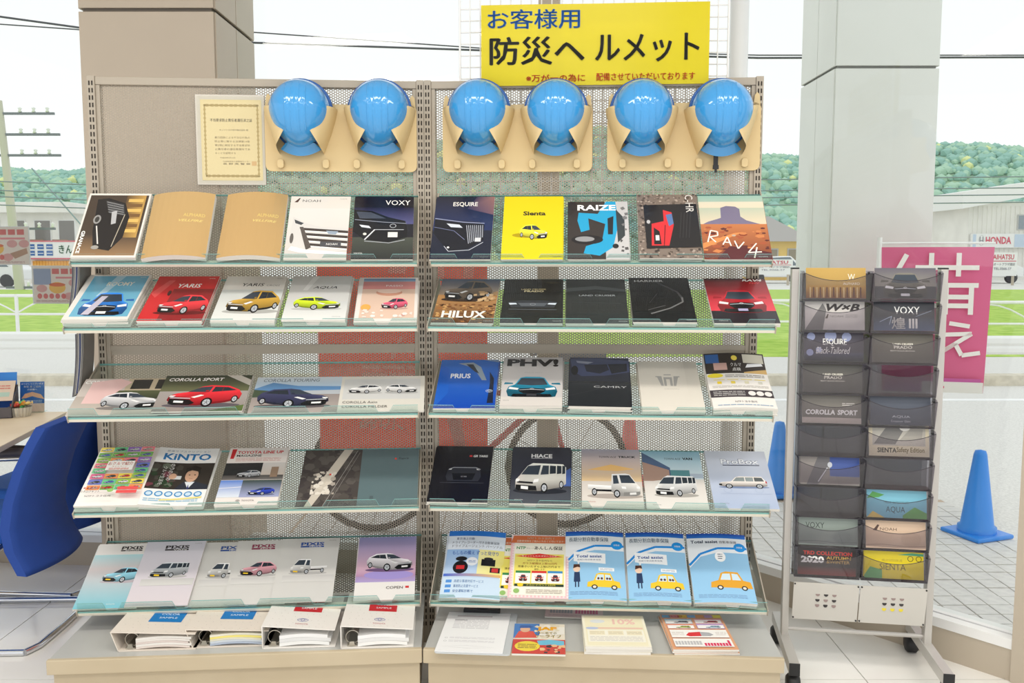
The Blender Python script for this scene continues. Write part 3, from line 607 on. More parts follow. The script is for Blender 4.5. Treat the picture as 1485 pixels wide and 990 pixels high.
# pink banner outside by the pillar
def banner(px0, px1, py0, py1, Y, label):
    a, b_ = at(px0, py1, Y), at(px1, py0, Y); w_, h_ = b_.x - a.x, b_.z - a.z
    e = empty('pink_banner', ((a.x + b_.x) / 2, Y, -.004), R(-14)); tag(e, label, 'banner')
    b = MB(); NU = 10
    def f(u, v): return ((u - .5) * w_ * (1 - .10 * (1 - v)), .012 * math.sin(u * 5 + v * 3), a.z + h_ * v)
    b.grid(f, NU, 14, thick=(0, .002, 0)); b.build('cloth', mat('banner_pink', (224, 106, 148), .7), e)
    D = Print(w_, h_, .014, .0002); wc = (250, 244, 240)
    for q in ([(.06, .72), (.22, .95)], [(.12, .80), (.12, .62)], [(.30, .86), (.86, .86)], [(.44, .80), (.44, .96)], [(.68, .80), (.68, .96)], [(.30, .74), (.86, .74)], [(.36, .66), (.80, .66)], [(.36, .74), (.36, .54)], [(.80, .74), (.80, .54)], [(.58, .74), (.58, .54)], [(.36, .60), (.80, .60)]): D.line(q, .045, wc)
    for q in ([(.62, .48), (.80, .46)], [(.56, .40), (.82, .41), (.56, .28), (.68, .34), (.74, .26), (.90, .28)]): D.line(q, .04, wc)
    D.grad(.06, .0, .92, .10, (176, 96, 176), (204, 100, 160)); D.rect(.40, -.0, .94, .075, (236, 232, 226)); D.rect(.50, .03, .60, .045, (224, 70, 110)); D.rect(.535, .015, .565, .06, (224, 70, 110))
    o = D.mb.build('lettering', PRB, e); o.matrix_local = Matrix.Translation((0, -.012, a.z)) @ Matrix.Rotation(R(90), 4, 'X')
    b = MB(); b.tube([(-w_ / 2 - .01, .01, 0), (-w_ / 2 - .01, .01, b_.z + .05)], .012, 8); b.tube([(-w_ / 2 - .01, .01, b_.z + .02), (w_ / 2, .01, b_.z + .02)], .006, 6); b.build('pole', m_white, e)
    b = MB(); b.lathe([(0, 0), (.16, 0), (.16, .04), (.03, .06), (0, .06)], 20, M=Matrix.Translation((-w_ / 2 - .01, .01, 0))); b.build('foot', m_white, e)
banner(1276, 1436, 357, 566, 4.55, 'pink banner with large white characters behind the leaflet rack')
# ---------------------------------------------------------------- catalogues on the sloping shelves
PG = print_mat('glossy_print', .24, coat=.25); PM = print_mat('matt_print', .5); PGOLD = print_mat('gold_print', .36, metal=.45)
def edge_mat():
    m = mat('page_edges', (232, 228, 220), .8); nt = m.node_tree; b = nt.nodes['Principled BSDF']
    tc = nt.nodes.new('ShaderNodeTexCoord'); wv = nt.nodes.new('ShaderNodeTexWave'); wv.bands_direction = 'Z'; wv.inputs['Scale'].default_value = 260; wv.inputs['Distortion'].default_value = 1.5
    r = nt.nodes.new('ShaderNodeValToRGB'); r.color_ramp.elements[0].color = lin((206, 200, 190)); r.color_ramp.elements[1].color = lin((240, 237, 230))
    nt.links.new(tc.outputs['Object'], wv.inputs['Vector']); nt.links.new(wv.outputs['Fac'], r.inputs['Fac']); nt.links.new(r.outputs['Color'], b.inputs['Base Color']); return m
m_pages = edge_mat()
def bow(kind, w_, h_):
    """bend g(x) + h(y), straight between the grid lines so that cover and artwork stay parallel"""
    if not kind: return None
    G = {'bow': lambda a: .016 * math.sin(a * math.pi) ** .8 - .004, 'curl': lambda a: .006 * math.sin(a * math.pi), 'lift': lambda a: .024 * max(0, .6 - a) ** 1.5}[kind]
    H = (lambda b: .022 * max(0, (b - .45) / .55) ** 2) if kind == 'curl' else (lambda b: 0)
    gs = [G(i / 10) for i in range(11)]; hs = [H(j / 8) for j in range(9)]
    def f(x, y):
        a = min(max((x / w_ + .5) * 10, 0), 9.9999); b = min(max(y / h_ * 8, 0), 7.9999); i, j = int(a), int(b)
        return gs[i] + (gs[i + 1] - gs[i]) * (a - i) + hs[j] + (hs[j + 1] - hs[j]) * (b - j)
    return f
def block(name, w_, h_, t, cols, f, pm, edge=None):
    """page block w x h x t with cover colour; cols = (bottom colour, top colour); f bends it"""
    nu, nv = (10, 8) if f else (1, 1); b = MB(); z = f or (lambda x, y: 0)
    c0, c1_ = cols
    def mix(v): return tuple(c0[i] + (c1_[i] - c0[i]) * v for i in range(3))
    P = lambda i, j, q: ((i / nu - .5) * w_, j / nv * h_, q + z((i / nu - .5) * w_, j / nv * h_))
    for j in range(nv):
        for i in range(nu):
            b.face([P(i, j, t), P(i + 1, j, t), P(i + 1, j + 1, t), P(i, j + 1, t)], 0, (mix(j / nv), mix(j / nv), mix((j + 1) / nv), mix((j + 1) / nv)), bool(f))
            b.face([P(i, j + 1, 0), P(i + 1, j + 1, 0), P(i + 1, j, 0), P(i, j, 0)], 0, mix(.5), bool(f))
    rim = [(i, 0) for i in range(nu)] + [(nu, j) for j in range(nv)] + [(i, nv) for i in range(nu, 0, -1)] + [(0, j) for j in range(nv, 0, -1)]
    for a, c_ in zip(rim, rim[1:] + rim[:1]): b.face([P(*a, 0), P(*c_, 0), P(*c_, t), P(*a, t)], 1, (255, 255, 255))
    return b.build(name, [pm, edge or m_pages], merge=False)
STACKTOP = {}
def catalog(kind, label, M, w_, h_, t, cols, draw, n=1, bend=None, pm=None, rz=0, lower=None, group=None, cat='catalogue', seed=0, off=.0005, name=None, part='cover_print'):
    """a pile of n copies on plane M (origin bottom centre); the topmost carries the artwork"""
    pm = pm or PG; f = bow(bend, w_, h_); rr = random.Random(seed + len(label)); base = None; z = off; name = name or kind
    for k in range(n):
        top = k == n - 1; j = 0 if top else 1
        Mk = M @ Matrix.Translation((rr.uniform(-.004, .004) * j, rr.uniform(0, .003) * j, z)) @ Matrix.Rotation(R(rz + rr.uniform(-1.2, 1.2) * j), 4, 'Z')
        if base is None: o = base = block(name, w_, h_, t, cols, f, pm)
        elif top: o = base.copy(); C.objects.link(o)
        else: o = base.copy(); C.objects.link(o)
        o.matrix_world = Mk; z += t + .0004
        if top:
            tag(o, label, cat, group)
            D = Print(w_, h_, t + .0003); D.grad(0, 0, 1, 1, cols[0], cols[1]); draw(D)
            if f or D.mb.v:
                q = D.mb
                if f:        # bend the artwork with the cover
                    bm = bmesh.new(); me = bpy.data.meshes.new('p'); me.from_pydata(q.v, [], q.f)
                    ca = me.color_attributes.new('Col', 'FLOAT_COLOR', 'CORNER'); buf = []
                    for ff, c in zip(q.f, q.c):
                        cc = [lin(x) for x in c] if isinstance(c[0], (tuple, list)) else [lin(c)]
                        buf += [y for i in range(len(ff)) for y in cc[i % len(cc)]]
                    ca.data.foreach_set('color', buf); bm.from_mesh(me)
                    for i in range(1, 10): bmesh.ops.bisect_plane(bm, geom=bm.verts[:] + bm.edges[:] + bm.faces[:], plane_co=((i / 10 - .5) * w_, 0, 0), plane_no=(1, 0, 0))
                    for i in range(1, 8): bmesh.ops.bisect_plane(bm, geom=bm.verts[:] + bm.edges[:] + bm.faces[:], plane_co=(0, i / 8 * h_, 0), plane_no=(0, 1, 0))
                    for v in bm.verts: v.co.z += f(v.co.x, v.co.y)
                    bm.to_mesh(me); bm.free(); me.materials.append(pm); p = bpy.data.objects.new(part, me); C.objects.link(p); p.parent = o
                else: p = q.build(part, pm, o)
        else:
            short = label
            for w_cut in (',', ' with ', ' in a ', ' on a ', ' of '): short = short.split(w_cut)[0]
            tag(o, ('second', 'third', 'fourth', 'fifth', 'sixth')[n - 2 - k] + ' copy from the top in the pile of the ' + ' '.join((lower or short).split()[:6]), cat, 'spare copies piled under their top copy')
    STACKTOP[label] = z; return o
def on_shelf(u, k, px, py=None):
    """shelf frame with its origin on the lip line where photo column px meets it"""
    UM, sh, W_ = UNITS[u]; SM, al = sh[k]; a = SM @ Vector((0, .004, 0)); d = (SM.to_3x3() @ Vector((1, 0, 0)))
    # solve for x along the lip so that it projects to px
    best = 0; lo, hi = -.2, W_ + .2
    for _ in range(40):
        m = (lo + hi) / 2; p = a + d * m - Vector((0, 0, EYE)); fw = Vector((0, math.cos(PITCH), -math.sin(PITCH)))
        if 742.5 + F_PX * p.x / p.dot(fw) < px: lo = m
        else: hi = m
    return SM @ Matrix.Translation((lo, .004, 0))
A4 = (.210, .297); LS = (.297, .210)
W_ = (245, 244, 240)
def small(D, u=.74, v=.025, col=(150, 150, 150)): D.text('TOYOTA', u, v, u + .14, v + .014, col)
def catl(u, k, px, label, cols, draw, size=A4, t=.006, n=1, **kw):
    if not isinstance(cols[0], (tuple, list)): cols = (cols, cols)
    return catalog('catalogue', label, on_shelf(u, k, px), size[0], size[1], t, cols, draw, n, **kw)
# ---- top shelf, left
def d(D):
    D.rect(.03, .03, .97, .97, (70, 58, 48)); D.grad(.03, .03, .97, .35, (150, 118, 84), (70, 58, 50)); D.hgrad(.62, .30, .93, .97, (96, 74, 50), (190, 150, 80))
    for i in range(7): D.rect(.66, .38 + .08 * i, .90, .43 + .08 * i, ((220, 180, 100), (120, 88, 52))[i % 2])
    D.poly([(.16, .90), (.34, .92), (.62, .84), (.74, .62), (.72, .30), (.56, .10), (.30, .14), (.22, .40)], (34, 30, 30)); D.poly([(.30, .88), (.60, .82), (.66, .64), (.40, .68)], (70, 70, 72))
    for i in range(5): D.line([(.32 + .015 * i, .86 - .04 * i), (.60 + .01 * i, .80 - .035 * i)], .008, (170, 170, 170))
    D.ell(.24, .58, .06, .07, (150, 148, 146)); D.ell(.24, .58, .035, .045, (60, 58, 56)); D.line([(.26, .48), (.36, .20)], .02, (220, 216, 210)); D.line([(.66, .66), (.58, .16)], .012, (190, 180, 160)); D.poly([(.44, .70), (.52, .72), (.55, .52), (.48, .50)], (180, 180, 182))
    D.ell(.33, .15, .06, .03, (160, 156, 150)); D.text('GRANACE', .055, .06, .115, .40, W_, .03, rot=-90)
catl('L', 0, 152, 'GRANACE catalogue in a clear sleeve with sideways black van on its cover', (226, 220, 212), d, n=3, t=.007)
def d(D): D.text('ALPHARD', .56, .60, .90, .65, (236, 212, 130), .01); D.text('VELLFIRE', .50, .52, .88, .555, (240, 218, 140), .02, .3)
catl('L', 0, 253, 'thick gold ALPHARD VELLFIRE catalogue, left one of the two', ((206, 170, 116), (214, 180, 126)), d, t=.022, bend='bow', pm=PGOLD, rz=1.5)
catl('L', 0, 361, 'thick gold ALPHARD VELLFIRE catalogue, right one next to NOAH', ((206, 170, 116), (212, 176, 122)), d, t=.022, bend='bow', pm=PGOLD)
def d(D):
    D.grad(0, .0, 1, .80, (206, 200, 194), (226, 222, 216)); D.poly([(.06, .90), (.14, .97), (.16, .97), (.12, .90)], (90, 66, 56)); D.text('NOAH', .20, .905, .50, .945, (90, 84, 80), .0); D.text('TOYOTA', .82, .95, .94, .965, (130, 120, 116))
    D.poly([(.08, .66), (.30, .56), (.55, .50), (1, .48), (1, .14), (.5, .08), (.22, .12), (.05, .30)], (214, 210, 206)); D.poly([(.10, .62), (.26, .56), (.22, .53), (.12, .56)], (70, 72, 76))
    for i in range(4): D.poly([(.20 + .04 * i, .49 - .08 * i), (1, .44 - .08 * i), (1, .40 - .08 * i), (.22 + .04 * i, .45 - .08 * i)], (70, 62, 58)); D.poly([(.22 + .04 * i, .45 - .08 * i), (1, .40 - .08 * i), (1, .385 - .08 * i), (.23 + .04 * i, .435 - .08 * i)], (246, 244, 240))
    D.poly([(.20, .50), (.26, .50), (.42, .18), (.34, .14)], (90, 82, 78)); D.rect(.56, .19, .90, .27, (80, 80, 84)); D.text('NOAH', .66, .215, .84, .245, W_); D.poly([(.64, .44), (.84, .43), (.80, .38), (.68, .39)], (150, 164, 180)); D.poly([(.05, .14), (.24, .10), (1, .06), (1, .10), (.3, .15), (.1, .20)], (246, 244, 240)); D.ell(.09, .32, .03, .08, (100, 94, 90))
catl('L', 0, 457, 'white NOAH catalogue with silver minivan grille', (224, 218, 210), d, n=2)
def d(D):
    D.grad(0, .55, 1, .82, (84, 84, 130), (34, 34, 56)); D.grad(0, 0, 1, .34, (44, 46, 46), (74, 78, 70)); D.text('VOXY', .52, .86, .94, .94, W_, .0)
    D.poly([(.0, .78), (.30, .76), (.58, .66), (.86, .60), (.90, .50), (.90, .34), (.60, .26), (.20, .30), (.0, .44)], (28, 28, 32)); D.poly([(.04, .75), (.28, .74), (.54, .64), (.10, .64)], (70, 76, 90)); D.poly([(.10, .54), (.26, .52), (.30, .48), (.14, .50)], (220, 226, 234)); D.line([(.02, .62), (.5, .58), (.88, .56)], .012, (150, 156, 170))
    D.line([(.36, .46), (.20, .30)], .022, (216, 218, 222)); D.line([(.36, .46), (.84, .46)], .012, (190, 192, 198)); D.rect(.58, .34, .74, .42, (230, 226, 220)); D.line([(.2, .28), (.6, .25), (.86, .30)], .014, (170, 172, 178)); D.ring(.66, .52, .045, .026, .008, (200, 204, 210)); D.ell(.20, .39, .03, .02, (220, 220, 210)); D.text('TOYOTA', .04, .08, .18, .10, W_)
catl('L', 0, 554, 'dark VOXY catalogue with black minivan', ((40, 40, 44), (28, 27, 40)), d, n=2)
# ---- top shelf, right
def d(D):
    D.grad(.0, .45, 1, 1, (38, 50, 92), (40, 40, 52)); D.poly([(.55, .8), (1, .7), (1, 1), (.7, 1)], ((60, 60, 90), (120, 90, 100), (150, 110, 104), (70, 60, 80))); D.text('ESQUIRE', .30, .83, .72, .91, (236, 232, 226), .015)
    D.poly([(.02, .64), (.45, .60), (.80, .58), (.86, .54), (.86, .30), (.62, .16), (.30, .12), (.02, .40)], (26, 28, 38)); D.line([(.02, .64), (.5, .58), (.86, .56)], .02, (140, 146, 176)); D.poly([(.22, .56), (.44, .54), (.50, .49), (.30, .50)], (210, 216, 226))
    for i in range(9): D.line([(.56 + .034 * i, .53), (.62 + .028 * i, .24 + .012 * i)], .012, (170, 174, 184))
    D.line([(.02, .50), (.36, .44), (.55, .30)], .012, (110, 116, 146)); D.line([(.22, .20), (.30, .12), (.64, .14), (.86, .26)], .01, (200, 204, 214)); D.rect(.72, .27, .82, .33, (210, 212, 216)); D.ell(.29, .18, .02, .014, W_); small(D, .82)
catl('R', 0, 667, 'midnight blue ESQUIRE catalogue with chrome grille', ((28, 34, 52), (42, 42, 56)), d, n=2)
def d(D): D.text('Sienta', .33, .685, .71, .755, (60, 50, 30), .04); D.ell(.42, .37, .26, .04, (176, 152, 10)); car(D, 'hatch', .28, .30, .76, .55, (232, 214, 60), flip=True, shadow=None); small(D, .84, .03, (120, 100, 10))
catl('R', 0, 771, 'bright yellow Sienta catalogue with a small yellow car', (226, 206, 20), d, n=2, pm=PM)
def d(D):
    D.rect(.0, .0, .62, 1, (58, 52, 50)); D.poly([(.62, 0), (1, 0), (1, 1), (.8, 1)], (196, 194, 194)); D.poly([(.64, 1), (.80, 1), (.84, .60), (.74, .20), (.52, .06), (.26, .10), (.30, .22), (.56, .30), (.62, .60), (.34, .70), (.36, .50), (.22, .46), (.16, .66), (.18, .80), (.50, .78)], (38, 160, 206)); D.poly([(.66, .70), (.76, .74), (.74, .42), (.66, .42)], (40, 44, 48)); D.poly([(.80, .86), (.94, .70), (.94, .40), (.82, .28)], (60, 66, 68)); D.ell(.32, .33, .26, .08, (38, 36, 38)); D.ell(.28, .34, .16, .045, (150, 150, 152))
    D.text('RAIZE', .16, .84, .80, .94, (250, 250, 250), .03); D.speck(.86, .05, 1, .95, 10, [(90, 88, 88), (120, 118, 118)], (.02, .05), 4); D.ell(.78, .22, .05, .04, (40, 40, 42))
catl('R', 0, 868, 'RAIZE catalogue with turquoise car on black and grey', (190, 188, 188), d, size=(.21, .27), n=2)
def d(D):
    D.speck(0, 0, 1, 1, 420, [(96, 84, 76), (150, 134, 122), (120, 106, 98), (176, 160, 148), (70, 62, 58)], (.012, .028), 9); D.poly([(.12, .14), (.10, .82), (.98, .84), (1, .16)], (40, 38, 40)); D.text('C-HR', .80, .70, .93, .985, (226, 220, 214), .0, rot=-90)
    D.poly([(.20, .18), (.22, .52), (.42, .56), (.42, .74), (.56, .70), (.58, .50), (.48, .18)], (214, 52, 58)); D.poly([(.24, .20), (.25, .46), (.34, .40), (.36, .20)], (40, 36, 40)); D.rect(.27, .26, .33, .34, (230, 228, 226)); D.poly([(.46, .66), (.56, .68), (.58, .52), (.50, .48)], (90, 120, 170)); D.line([(.40, .18), (.44, .50)], .016, (120, 30, 36)); D.ell(.17, .55, .03, .03, (190, 188, 190))
    for i in range(4): D.line([(.66 + .05 * i, .3), (.72 + .05 * i, .7)], .008, (64, 62, 64))
catl('R', 0, 973, 'C-HR catalogue with red car seen sideways on grey texture', (130, 116, 106), d, n=3)
def d(D):
    D.grad(0, .52, 1, 1, (226, 206, 176), (150, 186, 172)); D.grad(0, .80, 1, .9, (226, 210, 184), (220, 212, 190)); D.poly([(.0, .52), (.12, .58), (.26, .62), (.32, .64), (.33, .80), (.42, .83), (.56, .82), (.62, .78), (.62, .66), (.70, .60), (.90, .54), (1, .52)], (124, 116, 140)); D.grad(0, .0, 1, .54, (120, 56, 44), (196, 122, 76)); D.speck(0, .02, 1, .5, 60, [(140, 66, 46), (206, 130, 80), (96, 50, 48), (170, 90, 60)], (.02, .08), 5, .5); D.poly([(.0, .24), (.5, .40), (.62, .41), (.0, .16)], (222, 142, 84)); D.poly([(.2, .02), (.4, .2), (.7, .16), (1, .1), (1, 0), (.2, 0)], (92, 46, 50))
    for p in ([(.08, .26), (.14, .44), (.24, .42), (.24, .36), (.12, .34), (.20, .26)], [(.30, .22), (.38, .34), (.42, .20)], [(.32, .26), (.41, .25)], [(.48, .28), (.52, .16), (.62, .26)], [(.80, .24), (.66, .10), (.86, .11)], [(.80, .18), (.74, .02)]): D.line(p, .02, (250, 240, 226))
    D.ell(.48, .36, .03, .015, (190, 170, 150)); small(D, .80, .03, W_)
catl('R', 0, 1070, 'RAV4 catalogue with desert butte and white handwriting', (150, 80, 60), d, size=(.225, .297), n=2)
# ---- second shelf, left
def d(D):
    D.rect(.08, .06, .97, .97, (110, 176, 204)); D.poly([(.45, .97), (.60, .97), (.40, .50), (.30, .50)], (170, 208, 224)); D.text('ROOMY', .36, .74, .80, .83, (224, 226, 214), .02, .1); car(D, 'face', .16, .08, .90, .58, (52, 128, 216), shadow=None); D.poly([(.40, .50), (.50, .50), (.36, .1), (.24, .1)], (196, 190, 206)); D.text('TOYOTA', .84, .92, .94, .94, W_)
catl('L', 1, 140, 'pale blue ROOMY catalogue with blue car, on a thick pile', (226, 222, 216), d, n=5, t=.006)
def d(D): D.rect(.0, .0, 1, 1, (206, 46, 50)); D.poly([(.30, .0), (1, .0), (1, .70), (.34, .70)], (146, 40, 44)); D.poly([(.0, .6), (.2, .9), (.3, .9), (.1, .5)], (222, 84, 84)); D.text('YARIS', .38, .73, .76, .82, (250, 246, 244), .02, .2); car(D, 'hatch', .20, .14, 1.0, .58, (222, 58, 66), shadow=(100, 26, 30)); D.ell(.30, .60, .03, .06, (70, 36, 36)); D.text('TOYOTA', .84, .93, .94, .95, W_)
catl('L', 1, 247, 'red YARIS catalogue with red hatchback', (206, 46, 50), d, n=4)
def d(D): D.grad(0, 0, 1, .68, (226, 226, 222), (206, 212, 210)); D.text('YARIS', .30, .76, .66, .83, (60, 60, 64), .01, .2); D.text('CROSS', .70, .76, .92, .795, (110, 110, 114), .0, .2); car(D, 'suv', .14, .16, 1.0, .66, (186, 148, 62), shadow=(176, 176, 172)); D.text('TOYOTA', .84, .93, .94, .95, (120, 120, 120))
catl('L', 1, 353, 'pale grey YARIS CROSS catalogue with gold car', (222, 220, 214), d, n=4)
def d(D): D.grad(0, 0, 1, .4, (230, 230, 226), (206, 208, 208)); D.poly([(.35, .98), (.45, .98), (.30, .66), (.22, .66)], (228, 228, 226)); D.text('AQUA', .38, .69, .78, .755, (50, 50, 54), .01, .3); car(D, 'sport', .12, .22, .90, .54, (196, 220, 40), flip=True, shadow=(186, 186, 184)); small(D, .78, .06)
catl('L', 1, 455, 'silver grey AQUA catalogue with lime green car', (208, 208, 206), d, n=4)
def d(D):
    D.rect(.07, .06, .95, .97, (226, 196, 176)); D.rect(.07, .72, .95, .90, (214, 140, 136)); D.grad(.07, .90, .95, .97, (150, 180, 206), (74, 120, 170)); D.text('PASSO', .46, .78, .74, .82, (250, 240, 236), .0); D.ell(.52, .64, .22, .08, (206, 150, 126)); D.ell(.52, .67, .20, .05, (236, 206, 190)); car(D, 'hatch', .40, .26, .84, .52, (226, 92, 120), shadow=(200, 160, 150)); D.ell(.16, .30, .08, .07, (236, 176, 90)); D.speck(.1, .08, .92, .26, 14, [(240, 222, 212), (210, 160, 150), (246, 236, 228)], (.02, .05), 3)
catl('L', 1, 559, 'pink PASSO catalogue with small pink car', (232, 226, 220), d, n=3)
# ---- second shelf, right
def d(D):
    D.grad(0, .6, 1, 1, (170, 150, 126), (70, 90, 118)); D.grad(0, .0, 1, .62, (86, 56, 36), (190, 142, 90)); D.speck(0, 0, 1, .42, 150, [(120, 78, 46), (70, 46, 32), (206, 160, 100), (160, 108, 62)], (.015, .05), 8, .6); car(D, 'suv', .08, .48, .90, .95, (110, 96, 82), shadow=(60, 44, 34)); D.speck(.6, .45, 1, .7, 16, [(214, 180, 136), (190, 154, 110)], (.03, .07), 2)
    D.text('HILUX', .14, .10, .86, .25, (246, 240, 232), .03); small(D, .84, .03, W_)
catl('R', 1, 670, 'HILUX catalogue with pickup on brown desert rocks', (120, 84, 54), d, n=2, rz=-1)
def d(D): D.text('LAND CRUISER', .30, .74, .72, .77, (206, 190, 140), .02); D.text('PRADO', .35, .69, .68, .73, (226, 214, 170), .04); D.ring(.82, .915, .14, .01, .004, (150, 140, 100), 4); D.poly([(.1, .46), (.3, .5), (.7, .5), (.92, .46), (.86, .34), (.16, .34)], (52, 56, 62)); D.poly([(.26, .44), (.76, .44), (.70, .37), (.32, .37)], (90, 96, 104)); D.poly([(.11, .44), (.23, .44), (.25, .41), (.13, .40)], (214, 224, 236)); D.poly([(.77, .44), (.90, .44), (.88, .40), (.75, .41)], (214, 224, 236)); D.ring(.51, .41, .04, .02, .006, (160, 166, 172)); D.line([(.12, .30), (.9, .29)], .01, (110, 116, 124)); small(D, .84, .04, W_)
catl('R', 1, 770, 'black LAND CRUISER PRADO catalogue with lit headlamps', (36, 38, 38), d, n=2)
def d(D): D.poly([(0, .78), (.5, .84), (1, .76), (1, .70), (.5, .76), (0, .70)], (74, 80, 82)); D.text('LAND CRUISER', .22, .60, .82, .635, (190, 196, 198), .0); D.line([(.1, .46), (.9, .44)], .006, (62, 68, 70)); small(D, .84, .04, W_)
catl('R', 1, 866, 'plain charcoal LAND CRUISER catalogue', ((40, 44, 44), (52, 56, 56)), d, n=2)
def d(D): D.text('HARRIER', .09, .90, .58, .945, (206, 206, 206), .02); D.line([(.48, .88), (.78, .66), (.84, .52)], .04, (66, 66, 68)); D.line([(.3, .18), (.62, .30), (.84, .44), (.84, .54)], .03, (112, 112, 112)); D.line([(.26, .26), (.55, .36)], .012, (90, 90, 92)); D.line([(.3, .42), (.44, .62)], .006, (70, 70, 72)); small(D, .84, .04, W_)
catl('R', 1, 964, 'black HARRIER catalogue with a dim headlamp outline', (22, 23, 24), d, n=3)
def d(D): D.grad(0, .25, 1, .9, (224, 66, 80), (150, 22, 32)); D.grad(0, .9, 1, 1, (150, 22, 32), (40, 14, 18)); D.rect(0, 0, 1, .26, (46, 40, 46)); D.text('RAV4', .62, .93, .94, .98, W_, .03, .2); D.text('PHV', .72, .87, .90, .91, (230, 60, 70), .02, .2); car(D, 'face', .12, .22, .88, .72, (196, 40, 52), shadow=None, plate=(176, 170, 206)); small(D, .08, .04, W_)
catl('R', 1, 1083, 'red and black RAV4 PHV catalogue with red car head-on', (60, 20, 26), d, n=2, t=.008, size=(.215, .297))
# ---- third shelf, left (landscape)
def d(D): D.grad(0, 0, 1, .5, (196, 186, 176), (176, 166, 156)); D.rect(.5, .62, 1, 1, (190, 176, 150)); D.rect(.56, .70, .78, .97, (50, 50, 48)); D.rect(.84, .70, .97, .97, (50, 50, 48)); D.grad(.3, .42, 1, .66, (50, 56, 40), (90, 96, 66)); D.text('COROLLA', .02, .86, .36, .95, W_, .02, .2); D.poly([(.1, .9), (.4, 1), (.55, .9), (.3, .3), (.1, .3)], (226, 190, 186)); car(D, 'sport', .30, .14, .96, .66, (196, 196, 198), flip=True, shadow=(130, 124, 120))
catl('L', 2, 162, 'landscape COROLLA catalogue with white saloon, at the left shelf end', (196, 186, 178), d, size=LS, n=1)
def d(D): D.grad(0, .5, 1, 1, (110, 112, 80), (56, 64, 54)); D.grad(0, 0, 1, .55, (150, 140, 134), (166, 160, 156)); D.poly([(.7, 1), (1, .7), (1, .86), (.86, 1)], (196, 190, 180)); D.text('COROLLA SPORT', .05, .84, .68, .93, W_, .02, .15); car(D, 'sport', .10, .12, .94, .78, (206, 46, 56), shadow=(96, 90, 96)); D.poly([(.6, .0), (1, .16), (1, .0)], (90, 110, 60))
catl('L', 2, 286, 'landscape COROLLA SPORT catalogue with red hatchback', (150, 142, 136), d, size=LS, n=3, t=.004, off=.004)
def d(D): D.grad(0, .62, 1, 1, (170, 198, 222), (200, 208, 214)); D.poly([(.0, .66), (.2, .84), (.5, .74), (1, .72), (1, .62), (0, .58)], (96, 140, 186)); D.grad(0, 0, 1, .5, (176, 166, 160), (150, 140, 136)); D.poly([(0, .42), (.0, .64), (.2, .6), (.2, .44)], (70, 84, 66)); D.text('COROLLA TOURING', .08, .86, .74, .95, (110, 118, 126), .01, .15); car(D, 'sport', .06, .14, .90, .72, (56, 58, 88), flip=True, shadow=(96, 90, 92))
catl('L', 2, 424, 'landscape COROLLA TOURING catalogue with navy estate car', (180, 186, 192), d, size=LS, n=1)
def d(D): D.rect(.05, .34, .95, .92, (206, 206, 204)); car(D, 'sport', .10, .50, .50, .78, (236, 234, 230), shadow=(176, 176, 174)); car(D, 'sport', .54, .50, .92, .78, (240, 238, 234), flip=True, shadow=(176, 176, 174)); D.text('COROLLA Axio', .06, .22, .46, .28, (110, 106, 100)); D.text('COROLLA FIELDER', .06, .10, .58, .16, (110, 106, 100))
catl('L', 2, 551, 'landscape COROLLA Axio FIELDER catalogue with two white cars', (218, 214, 204), d, size=LS, n=1)
# ---- third shelf, right
def d(D): D.grad(0, 0, 1, 1, (22, 74, 178), (34, 110, 206)); D.poly([(0, 0), (.2, .3), (.16, .8), (0, .9)], (30, 96, 196)); D.text('PRIUS', .20, .60, .54, .70, (236, 240, 246), .03); D.poly([(.30, .92), (.56, .94), (.70, .84), (.82, .56), (.74, .56), (.58, .82)], (150, 166, 180)); D.poly([(.44, .90), (.56, .90), (.68, .70), (.60, .74)], (50, 56, 66)); D.poly([(.86, .74), (.94, .60), (.96, .10), (.86, .10), (.88, .50)], (26, 36, 60)); emblem(D, .88, .34, .05, (214, 224, 236)); small(D, .08, .05, W_); D.poly([(.7, 1), (1, 1), (1, .94)], (120, 150, 190))
catl('R', 2, 673, 'blue PRIUS catalogue with headlamp and emblem', (28, 92, 196), d, n=3, rz=1)
def d(D): D.text('PHV!', .05, .80, .93, .965, (36, 34, 36), .05); D.text('PRIUS PHV', .36, .66, .66, .68, (186, 180, 176)); car(D, 'face', .08, .16, .92, .58, (36, 140, 172), shadow=None, plate=(60, 60, 64)); D.rect(0, 0, 1, .17, (216, 210, 204)); D.text('TOYOTA', .04, .09, .14, .11, (140, 136, 134))
catl('R', 2, 770, 'silver PHV! catalogue with teal car head-on', (206, 202, 200), d, n=5)
def d(D): D.grad(0, .5, 1, 1, (48, 50, 60), (54, 58, 82)); D.poly([(0, .96), (.5, .98), (1, .94), (1, .70), (.6, .62), (.2, .60), (.05, .70)], (70, 78, 112)); D.poly([(.24, .84), (.62, .86), (.66, .74), (.5, .66), (.28, .70)], (34, 36, 52)); D.poly([(.64, .86), (.96, .88), (.96, .72), (.7, .66)], (30, 32, 44)); D.poly([(.1, .93), (.4, .90), (.3, .86), (.12, .88)], (150, 156, 176)); D.ell(.08, .72, .06, .1, (24, 24, 30)); D.text('CAMRY', .40, .37, .94, .405, (206, 206, 206), .0); D.line([(.0, .2), (1, .5)], .004, (70, 70, 74))
catl('R', 2, 870, 'dark CAMRY catalogue with indigo car front', (42, 44, 48), d, n=5, rz=-1)
